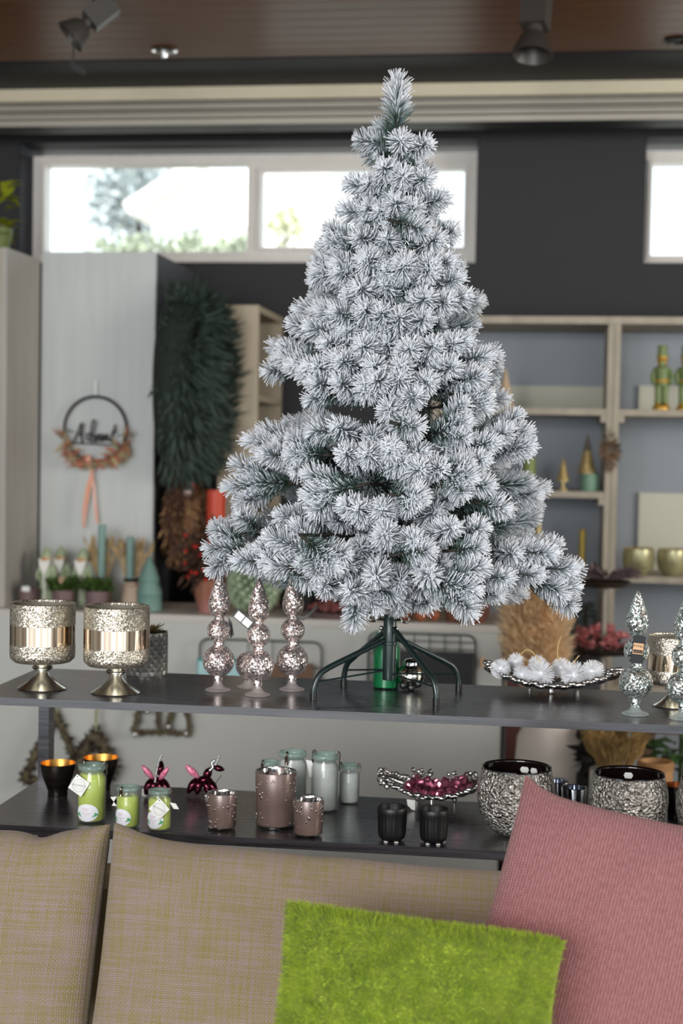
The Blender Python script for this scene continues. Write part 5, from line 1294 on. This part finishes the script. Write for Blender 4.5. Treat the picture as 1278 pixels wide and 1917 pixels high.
TIPS = '''652,258 690,242,B 813,262 752,252 709,306 757,318 810,326 637,340 690,330,F,.7 627,388 738,372 782,378 848,368 700,385,F,.7  658,437   833,442 720,440,F,.75
679,476 765,482 816,488 620,488  855,486 720,500,F,.8 575,505 620,505 671,482 757,490 818,501 870,517 663,532 714,528,F,.7 806,552 884,552 891,582,B 545,575 577,552,B 566,611 616,579 675,572 712,579 749,587 802,591 640,545,F,.85 850,560
597,638 671,642 628,625,F,.8 769,646 820,642 884,634 896,664,B  506,668,B 533,681 566,681 628,669 577,712 624,712 695,681 753,681 808,712 857,681 749,705 924,664 912,700 679,712 720,640,F,.75
  955,744,B 451,822 480,846 484,817,B 526,790,B 562,781,B 620,796   637,846 685,846 731,833
 476,872,B   664,952 712,955 618,972,F,.75  398,986,B  486,973,B  514,964,F,.85  598,1096 703,1081 718,998 668,1027,F,.8 560,1060 630,1060
729,760 766,787    733,840 780,860,F,.8  1006,833 914,858 935,825 953,866,B 834,876 790,873 767,872,F,.85    780,932  1030,913,B 1018,943,B 820,955,F,.8
782,1010  852,986   936,998,B 996,1003,B  864,1106,F,.85 959,1081 941,1112,F,.9   1048,1038 983,1110,B 1020,1075,F,.95 750,1092,F,.8 748,1128,F,.7 810,1080  690,1120,F,.8 650,1110,F,.95 868,1050,F,.8 430,1050 470,1030,F,.9'''
protos = {}
def proto(stem, tuft, dense=1.0, frost_shade=0.0):
    key = (round(stem/.04), round(tuft/.02), dense, frost_shade)
    if key not in protos:
        protos[key] = [sprig_mesh(max(.02, key[0]*.04), max(.05, key[1]*.02), 40+len(protos)*3+i, dense, name='branch', frost_shade=frost_shade) for i in range(2)]
    return rnd.choice(protos[key])
LOC0 = Vector((TX, TYY, ZS+.0004)); nbr = [0]; ntw = [0]
def put(name, parent, base, tip, stem, tuft, dense=1.0, roll=None, frost_shade=0.0):
    me, tot = proto(stem, tuft, dense, frost_shade); d = tip-base
    o = bpy.data.objects.new(name, me); COL.objects.link(o); o.parent = parent
    X = d.to_track_quat('Z', 'Y').to_matrix().to_4x4() @ Matrix.Rotation(rnd.uniform(0, 6.28) if roll is None else roll, 4, 'Z') @ Matrix.Diagonal((1, 1, d.length/tot, 1))
    return o, Matrix.Translation(base) @ X
def branch(tip, tuft=.15, twigs=1, dense=1.0, rise=.12, frost_shade=0.0):
    t_ = tip-LOC0; R_ = Vector((t_.x, t_.y)).length
    base = Vector((0, 0, min(max(t_.z-rise*R_-.006, .175), 1.16)))
    L_ = (t_-base).length; tuft = min(tuft, L_*.72)
    base = base+Vector((t_.x, t_.y, 0)).normalized()*.006
    # leave room: needles reach 2 cm past the end of the wire
    dn = (t_-base).normalized(); end = t_-dn*.023; L_ = (end-base).length
    o, X = put('branch', tree, base, end, max(.02, L_-tuft), tuft, dense, frost_shade=frost_shade); o.matrix_local = X; nbr[0] += 1
    for i in range(twigs):
        s = rnd.choice((-1, 1)) if twigs == 1 else (-1, 1)[i % 2]
        a = base+(end-base)*(1-min(.85, (tuft*rnd.uniform(.6,.95))/L_)); side = dn.cross(Vector((0,0,1))).normalized()*s
        dd = (dn*1.0+side*rnd.uniform(.45,.8)+Vector((0,0,rnd.uniform(-.15,.3)))).normalized(); l = min(.115, L_*.55)*rnd.uniform(.75,1.0)
        # a twig must stay inside the outline given by the tips
        e = a+dd*l; rr = Vector((e.x, e.y)).length
        w_, Xw = put('twig', o, a, e, .02, max(.05, l-.02), 1.0); w_.matrix_parent_inverse = Matrix.Identity(4); w_.matrix_local = X.inverted() @ Xw; ntw[0] += 1
SEGS = '''727,411,810,436 808,441,868,431 700,458,599,454 690,497,576,492 560,690,484,698 610,700,548,684 828,732,922,768,.95 648,806,566,808 625,852,526,851 560,905,414,910 690,905,560,931 490,1026,376,1029 492,992,434,953
655,1080,489,997 636,1046,714,1152 785,818,887,782 730,790,800,806 880,830,999,806 836,905,931,909 880,938,963,957 722,926,806,929 730,1040,820,1027 835,1032,916,1024 848,1012,918,978 768,1078,905,1108 930,1076,1085,1061 980,1096,1090,1102 540,1060,600,1098 800,880,898,896 560,1000,640,1070 590,668,508,667 606,668,536,683 640,738,562,752'''
for t_ in SEGS.split():
    v_ = [float(x) for x in t_.split(',')]; bx_, by_, px, py = v_[:4]
    tp = tip_world(px, py, 'F', v_[4] if len(v_) > 4 else 1.0); ln = math.hypot(px-bx_, py-by_)*kk(tp)
    bs = aty(bx_, by_, tp.y+.30*ln+.01); tl_ = tp-LOC0; bl_ = bs-LOC0; dn = (tl_-bl_).normalized(); end = tl_-dn*.022
    o, X = put('branch', tree, bl_, end, .02, max(.05, (end-bl_).length-.02)); o.matrix_local = X; nbr[0] += 1
    trunk = Vector((0, 0, max(.18, min(1.1, bl_.z-.1*Vector((bl_.x, bl_.y)).length))))
    sm = G().tube([X.inverted() @ trunk, X.inverted() @ (trunk*.5+bl_*.5+Vector((0,0,.008))), (0,0,.002)], [.0042,.0036,.003], 6).build('stem', m_stem, o)
    if ln > .09:
        for sg in (-1, 1):
            a = bl_+(end-bl_)*rnd.uniform(.25,.5); side = dn.cross(Vector((0,-1,.3))).normalized()*sg
            e = a+(dn+side*rnd.uniform(.45,.7)).normalized()*min(.085, ln*.6)
            w_, Xw = put('twig', o, a, e, .02, .06); w_.matrix_local = X.inverted() @ Xw; ntw[0] += 1
tl = [t.split(',') for t in TIPS.split()]
for t_ in tl:
    px, py = float(t_[0]), float(t_[1]); sd = t_[2] if len(t_) > 2 else 'F'; fac = float(t_[3]) if len(t_) > 3 else 1.0
    big = py > 780
    edge = abs(px-(745-18*(py-133)/1170)) > .8*Rpx(py)
    branch(tip_world(px, py, sd, fac), .17 if big else (.13 if py > 500 else .10), (2 if edge else (1 if rnd.random() < .45 else 0)) if py > 560 else (1 if edge else 0), 1.0, .12 if py < 1020 else .02)
q = random.Random(77)
for yy, n in ((300,4), (350,4), (410,5), (470,6), (530,7), (600,8), (680,9), (815,9), (910,9), (990,9), (1060,8)):   # the far side, flocking thinned to put shade into its colour
    z = aty(740, yy, TYY).z
    for i in range(n):
        a = pi*(i+.5)/n+q.uniform(-.12,.12); R_ = Rpx(yy)*TK*q.uniform(.78,.9)
        branch(Vector((TX+R_*cos(a), TYY+R_*sin(a), z+q.uniform(-.03,.03))), .15 if yy > 500 else .1, 0, 1.0, frost_shade=-.2)
for yy, n, f_ in ((300,3,.6), (360,3,.6), (420,4,.6), (480,4,.55), (540,4,.55), (600,4,.55), (660,5,.5), (810,3,.45), (880,4,.42), (950,4,.42), (1020,4,.42), (1080,3,.4)):    # inner layer facing the room, darker needle colour paints in the shade there
    z = aty(740, yy, TYY).z
    for i in range(n):
        a = pi+pi*(i+.5)/n+q.uniform(-.2,.2); R_ = Rpx(yy)*TK*f_*q.uniform(.85,1.1)
        branch(Vector((TX+R_*cos(a), TYY+R_*sin(a), z+q.uniform(-.03,.02))), .12 if yy > 500 else .08, 0, 1.0, frost_shade=-.36)
top = aty(743, 137, TYY)-LOC0; lb = aty(741, 262, TYY)-LOC0
o, X = put('leader', tree, lb, top-Vector((0,0,.018)), .02, max(.05, (top-lb).length-.038), 1.0); o.matrix_local = X @ Matrix.Diagonal((1.15, 1.15, 1, 1))
zt_ = lb.z+.01
m_pole = mat('dark_green_enamel', (26,42,41), .3, .2, coat=.3)
G().tube([(0,0,.16), (0,0,.6), (0,0,zt_)], [.012,.009,.005], 10).build('trunk', m_stem, tree)
# the stand: pole, four bent legs, braces, wing bolts
zp = .030; pole = G().lathe([(0,zp), (.0125,zp), (.013,zp+.003), (.013,.098), (.0145,.099), (.0145,.104), (.0125,.105), (.0125,.168), (.011,.170), (0,.170)], 24).build('pole', m_pole, tree)
legs = [((586,1311),.095), ((643,1286),.112), ((816,1321),.118), ((858,1295),.100)]
for (fx, fy), zj in legs:
    ft = atz(fx, fy, ZS)-LOC0; ft.z = 0; h = Vector((ft.x, ft.y, 0)); d = h.normalized(); L_ = h.length
    A = d*.012+Vector((0,0,zj+.012)); B = d*(L_*.80)+Vector((0,0,.060)); Cc = d*(L_*.93)+Vector((0,0,.046)); Dd = d*(L_*.995)+Vector((0,0,.022)); E = d*L_+Vector((0,0,.0))
    pth = smooth_path([A, A+(B-A)*.5, B, Cc, Dd, E], 5); pth[-1] = E
    lg = G().tube(pth, .0056, 10).build('leg', m_pole, tree)
    G().tube([E+Vector((0,0,.0)), E+Vector((0,0,.014))], .0066, 10).build('rubber_foot', M['black'], lg)
    G().tube([d*.012+Vector((0,0,zp+.012+.006*(fx % 3))), d*(L_*.965)+Vector((0,0,.034))], .0019, 6).build('brace', m_pole, tree)
for s_, a in ((1, 200), (1, -25)):
    a = radians(a); X = Matrix.Rotation(a, 4, 'Z') @ Matrix.Translation((.012, 0, .146))
    wb = G().tube([(0,0,0), (.014,0,.002)], .0022, 8, X).build('wing_bolt', M['chrome'], tree)
    G().tube([(.014+.008-.009*cos(u*pi/6), 0, .004+.0075*sin(u*pi/6)) for u in range(12)], .0018, 6, X, closed=True).build('ring', M['chrome'], wb)
    G().ball((.004,-.004,-.016), .0045, 10, 6, X, sc=(1,1,1)).build('bolt_head', M['chrome'], wb)

print('branches', nbr, 'twigs', ntw)

# ------------------------------------------------------------------ the sofa and its cushions
def weave(name, cols_a, cols_b, n_per_m, bumpd, knit=False):
    m, N, L, b = new_mat(name); uv = N.new('ShaderNodeTexCoord'); sp = N.new('ShaderNodeSeparateXYZ'); L.new(uv.outputs['UV'], sp.inputs[0])
    def math(op, a, b_=None, c=None):
        n = N.new('ShaderNodeMath'); n.operation = op
        for i, x in enumerate((a, b_, c)):
            if x is None: continue
            if isinstance(x, (int, float)): n.inputs[i].default_value = x
            else: L.new(x, n.inputs[i])
        return n.outputs[0]
    def noise(sx, sy, det=2, sc=1, rough=.5):
        mp = N.new('ShaderNodeMapping'); mp.inputs['Scale'].default_value = (sx, sy, 1); L.new(uv.outputs['UV'], mp.inputs[0])
        n = N.new('ShaderNodeTexNoise'); n.inputs['Scale'].default_value = sc; n.inputs['Detail'].default_value = det; n.inputs['Roughness'].default_value = rough; L.new(mp.outputs[0], n.inputs[0]); return n.outputs[0]
    def ramp(x, a, b_, p0=.42, p1=.58):
        r = N.new('ShaderNodeValToRGB'); e = r.color_ramp.elements; e[0].position = p0; e[1].position = p1
        e[0].color = rgba(lin(a)); e[1].color = rgba(lin(b_)); L.new(x, r.inputs[0]); return r.outputs[0]
    def mix(f, a, b_):
        n = N.new('ShaderNodeMix'); n.data_type = 'RGBA'; L.new(f, n.inputs[0]) if not isinstance(f, float) else None
        if isinstance(f, float): n.inputs[0].default_value = f
        L.new(a, n.inputs[6]); L.new(b_, n.inputs[7]); return n.outputs[2]
    u, v_ = sp.outputs[0], sp.outputs[1]; w = 2*pi*n_per_m/2
    if not knit:
        su = math('SINE', math('MULTIPLY', u, w)); sv = math('SINE', math('MULTIPLY', v_, w))
        ck = math('MULTIPLY', su, sv)
        over = math('MULTIPLY_ADD', ck, 1.2, .5); N_ = over.node; N_.use_clamp = True
        h = math('ABSOLUTE', ck)
        warp = ramp(noise(n_per_m*.6, 7, 5, 1, .75), *cols_a); weft = ramp(noise(7, n_per_m*.6, 5, 1, .75), *cols_b)
        patch = noise(9, 26, 4); c = mix(over, warp, weft)
        c2 = mix(math('MULTIPLY_ADD', patch, 2.2, -.75), warp, weft); c2.node.clamp_factor = True
        c = mix(.35, c, c2)
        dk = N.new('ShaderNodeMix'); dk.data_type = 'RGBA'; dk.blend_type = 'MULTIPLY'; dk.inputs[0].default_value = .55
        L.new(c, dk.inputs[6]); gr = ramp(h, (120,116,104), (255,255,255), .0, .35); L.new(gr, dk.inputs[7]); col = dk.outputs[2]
        hh = h
    else:
        zig = math('ABSOLUTE', math('SUBTRACT', math('FRACT', math('MULTIPLY', u, n_per_m)), .5))
        s1 = math('SINE', math('MULTIPLY', math('ADD', math('MULTIPLY', v_, n_per_m*1.15), math('MULTIPLY', zig, 1.2)), 2*pi))
        rib = math('SINE', math('MULTIPLY', u, 2*pi*n_per_m)); hh = math('ADD', math('MULTIPLY', s1, .5), math('MULTIPLY', rib, .6))
        base = ramp(noise(n_per_m, n_per_m*.5, 3), *cols_a)
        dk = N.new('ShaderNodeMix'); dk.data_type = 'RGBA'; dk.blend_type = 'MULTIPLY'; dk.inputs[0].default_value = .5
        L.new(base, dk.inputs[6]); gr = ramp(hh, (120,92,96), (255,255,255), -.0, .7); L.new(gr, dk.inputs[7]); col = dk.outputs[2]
    L.new(col, b.inputs['Base Color']); setp(b, Roughness=.85, **{'Sheen Weight': .15, 'Specular IOR Level': .2})
    bp = N.new('ShaderNodeBump'); bp.inputs['Strength'].default_value = .6; bp.inputs['Distance'].default_value = bumpd; L.new(hh, bp.inputs['Height']); L.new(bp.outputs[0], b.inputs['Normal'])
    return m
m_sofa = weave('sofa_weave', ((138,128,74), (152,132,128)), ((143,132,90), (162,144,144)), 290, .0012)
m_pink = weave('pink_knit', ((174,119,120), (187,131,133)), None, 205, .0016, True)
m_pile = mat('lime_plush', (170,190,52), .75, noise=.3, nscale=45, sheen=.12, c2=(144,170,26))
def cushion(name, P00, P10, P11, P01, T, m, parent=None, n=44, pinch=.06, ears=.0, sag=0, earw=.05, dips=(), power=.5, seed=1, uvs=None, lumps=.006, build=True):
    """corner points: lower left, lower right, upper right, upper left; bulges T to both sides"""
    q = random.Random(seed); ph = [q.uniform(0,6) for _ in range(6)]
    nrm = (P10-P00).cross(P01-P00).normalized(); W = (P10-P00).length; Hh = (P01-P00).length
    def pos(a, b, s):
        u, v = a*2-1, b*2-1
        ua = u*(1-pinch*(1-v*v)*abs(u)**3); va = v*(1-pinch*(1-u*u)*abs(v)**3)-((sag*(1-math.exp(-((1-abs(u))*W/2/earw)**1.5))+sum(d_*math.exp(-((u-c_)*W/2/w_)**2) for c_, w_, d_ in dips))*2/Hh*max(0, v)**3 if (sag or dips) else 0)
        aa, bb = (ua+1)/2, (va+1)/2
        p = P00*(1-aa)*(1-bb)+P10*aa*(1-bb)+P11*aa*bb+P01*(1-aa)*bb
        th = T*max(0, (1-u**4)*(1-v**4))**power
        th += T*.02*0
        l = lumps*(sin(5*u+ph[0])*sin(4*v+ph[1])+.5*sin(11*u+ph[2]+2*v)*sin(9*v+ph[3]))*max(0, (1-u*u)*(1-v*v))**.4
        cr = .5*lumps*sin(14*math.atan2(v, u)+ph[4])*(u*u*v*v)
        return p+nrm*s*(th+l+cr)
    g = G(); vs = []; fs = []; N1 = n+1; uvl = []
    def gp(i): x = i/n; return .5-.5*cos(pi*x)*(.75)-.5*(1-2*x)*.25
    for s in (1, -1):
        for j in range(N1):
            for i in range(N1): vs.append(pos(gp(i), gp(j), s)); uvl.append((gp(i)*W, gp(j)*Hh))
    o = N1*N1
    rim = [(i, 0) for i in range(n)]+[(n, j) for j in range(n)]+[(n-i, n) for i in range(n)]+[(0, n-j) for j in range(n)]
    for j in range(n):
        for i in range(n):
            a = j*N1+i; fs.append((a, a+1, a+N1+1, a+N1)); fs.append((o+a, o+a+N1, o+a+N1+1, o+a+1))
    # thin side band
    for (i, j), (k, l) in zip(rim, rim[1:]+rim[:1]):
        a, b = j*N1+i, l*N1+k; fs.append((b, a, o+a, o+b))
    if not build: return vs, pos, nrm
    g.add(vs, fs); ob = g.build(name, m, parent, angle=80)
    me = ob.data; uvlay = me.uv_layers.new(name='UVMap'); li = [0]*len(me.loops); me.loops.foreach_get('vertex_index', li)
    flat = []
    for k_ in li: flat += uvl[k_]
    uvlay.data.foreach_set('uv', flat)
    return ob
sofa = thing('sofa', 'sofa frame in beige woven fabric carrying the loose back cushions', 'sofa', (0, 2.35, 0))
def loc(p, o): return p-Vector(o.location)
for o_name, x0, x1, y0, y1, z0, z1 in (('seat_base', -1.3, 1.5, -1.0, .06, .12, .40), ('back_frame', -1.3, 1.5, .16, .27, .12, .74)):
    g = G(); b_ = .02
    g.prism([(y0+b_, z0), (y0, z0+b_), (y0, z1-b_), (y0+b_, z1), (y1-b_, z1), (y1, z1-b_), (y1, z0+b_), (y1-b_, z0)], -x1, -x0, Matrix.Rotation(pi/2, 4, 'Z'))
    g.build(o_name, mat('sofa_plain_beige_'+o_name, (150,136,108), .85), sofa, smooth=False)
for xx in (-1.25, 1.42):
    for yy in (-.95, .12): G().box(xx, xx+.04, yy, yy+.04, 0, .1195).build('leg', M['black_matt'], sofa, smooth=False)
def quad(tl, tr, br, bl, Yt, Yb):
    return aty(*bl, Yb), aty(*br, Yb), aty(*tr, Yt), aty(*tl, Yt)
def drop(p, q, f): return q+(q-p)*f
SYT, SYB = 2.44, 2.30
# back cushions, leaning on the back frame
tl, tr, bl, br = aty(214, 1540, SYT), aty(1380, 1640, SYT), aty(166, 1960, SYB), aty(1420, 2060, SYB)
c = cushion('back_cushion', drop(tl, bl, .05), drop(tr, br, .05), tr, tl, .075, m_sofa, None, 60, .008, sag=.024, earw=.06, dips=((.05,.12,.004),(-.35,.05,.003)), power=.4, seed=2, lumps=.007)
tag(c, 'wide beige yellow woven sofa back cushion behind the lime and pink cushions', 'cushion', 'woven sofa back cushions')
tl, tr, bl, br = aty(-560, 1520, SYT), aty(208, 1543, SYT), aty(-600, 1940, SYB), aty(160, 1958, SYB)
c = cushion('back_cushion', drop(tl, bl, .05), drop(tr, br, .05), tr, tl, .075, m_sofa, None, 60, .008, sag=.016, earw=.05, dips=((.70,.025,.012),(.2,.06,.006)), power=.4, seed=5, lumps=.007)
tag(c, 'beige yellow woven sofa back cushion at the left picture edge', 'cushion', 'woven sofa back cushions')
# pink knit cushion
tl = aty(983, 1452, 2.30); tr = aty(1490, 1560, 2.30); bl = aty(820, 1990, 2.12); br = aty(1390, 2100, 2.12)
c = cushion('throw_cushion', bl, br, tr, tl, .066, m_pink, None, 60, .035, sag=.020, earw=.035, power=.5, seed=7, lumps=.005)
tag(c, 'large dusty pink knitted throw cushion tilted against the sofa back', 'cushion')
# lime plush cushion
tl = aty(538, 1690, 2.12); tr = aty(1058, 1762, 2.05); bl = aty(500, 2015, 1.98); br = aty(1032, 2060, 1.93)
ct = thing('throw_cushion', 'lime green plush throw cushion in front, its nap brushed in patches', 'cushion', tuple((bl+br)/2))
L0_ = Vector(ct.location)
A = [bl-L0_, br-L0_, tr-L0_, tl-L0_]
cu = cushion('cover', *A, .07, m_pile, ct, 50, .05, power=.5, seed=9, lumps=.006)
_, pos, nrm = cushion('x', *A, .07, m_pile, n=2, pinch=.05, power=.5, seed=9, lumps=.006, build=False)
q = random.Random(5); vs = []; fs = []
rt = (A[1]-A[0]).normalized(); upv = (A[3]-A[0]).normalized()
for i in range(64000):
    a, b = q.random(), q.random(); e = .004
    p = pos(a, b, 1); pu = pos(min(1, a+e), b, 1)-pos(max(0, a-e), b, 1); pv = pos(a, min(1, b+e), 1)-pos(a, max(0, b-e), 1)
    nn = pu.cross(pv)
    if nn.length < 1e-12: continue
    nn.normalize()
    cl = sin(a*13+b*9+2*sin(b*7))+sin(b*19-a*8+1.7+1.5*sin(a*11))+sin(a*31+b*23+2*sin(a*5))*.8
    d = (nn*.75+rt*(.16*sin(cl*1.5)+q.gauss(0,.28))-upv*(.30+.14*cos(cl*1.3)+q.gauss(0,.28))).normalized()
    l = q.uniform(.006,.0105); sd = d.cross(nn); sd = sd.normalized()*.0007 if sd.length > 1e-6 else rt*.00055
    k_ = len(vs); vs += [p-sd-nn*.0005, p+sd-nn*.0005, p+d*l]; fs.append((k_, k_+1, k_+2))
g = G(); g.add(vs, fs); pile = g.build('pile', m_pile, ct, smooth=False); pile['kind'] = 'stuff'
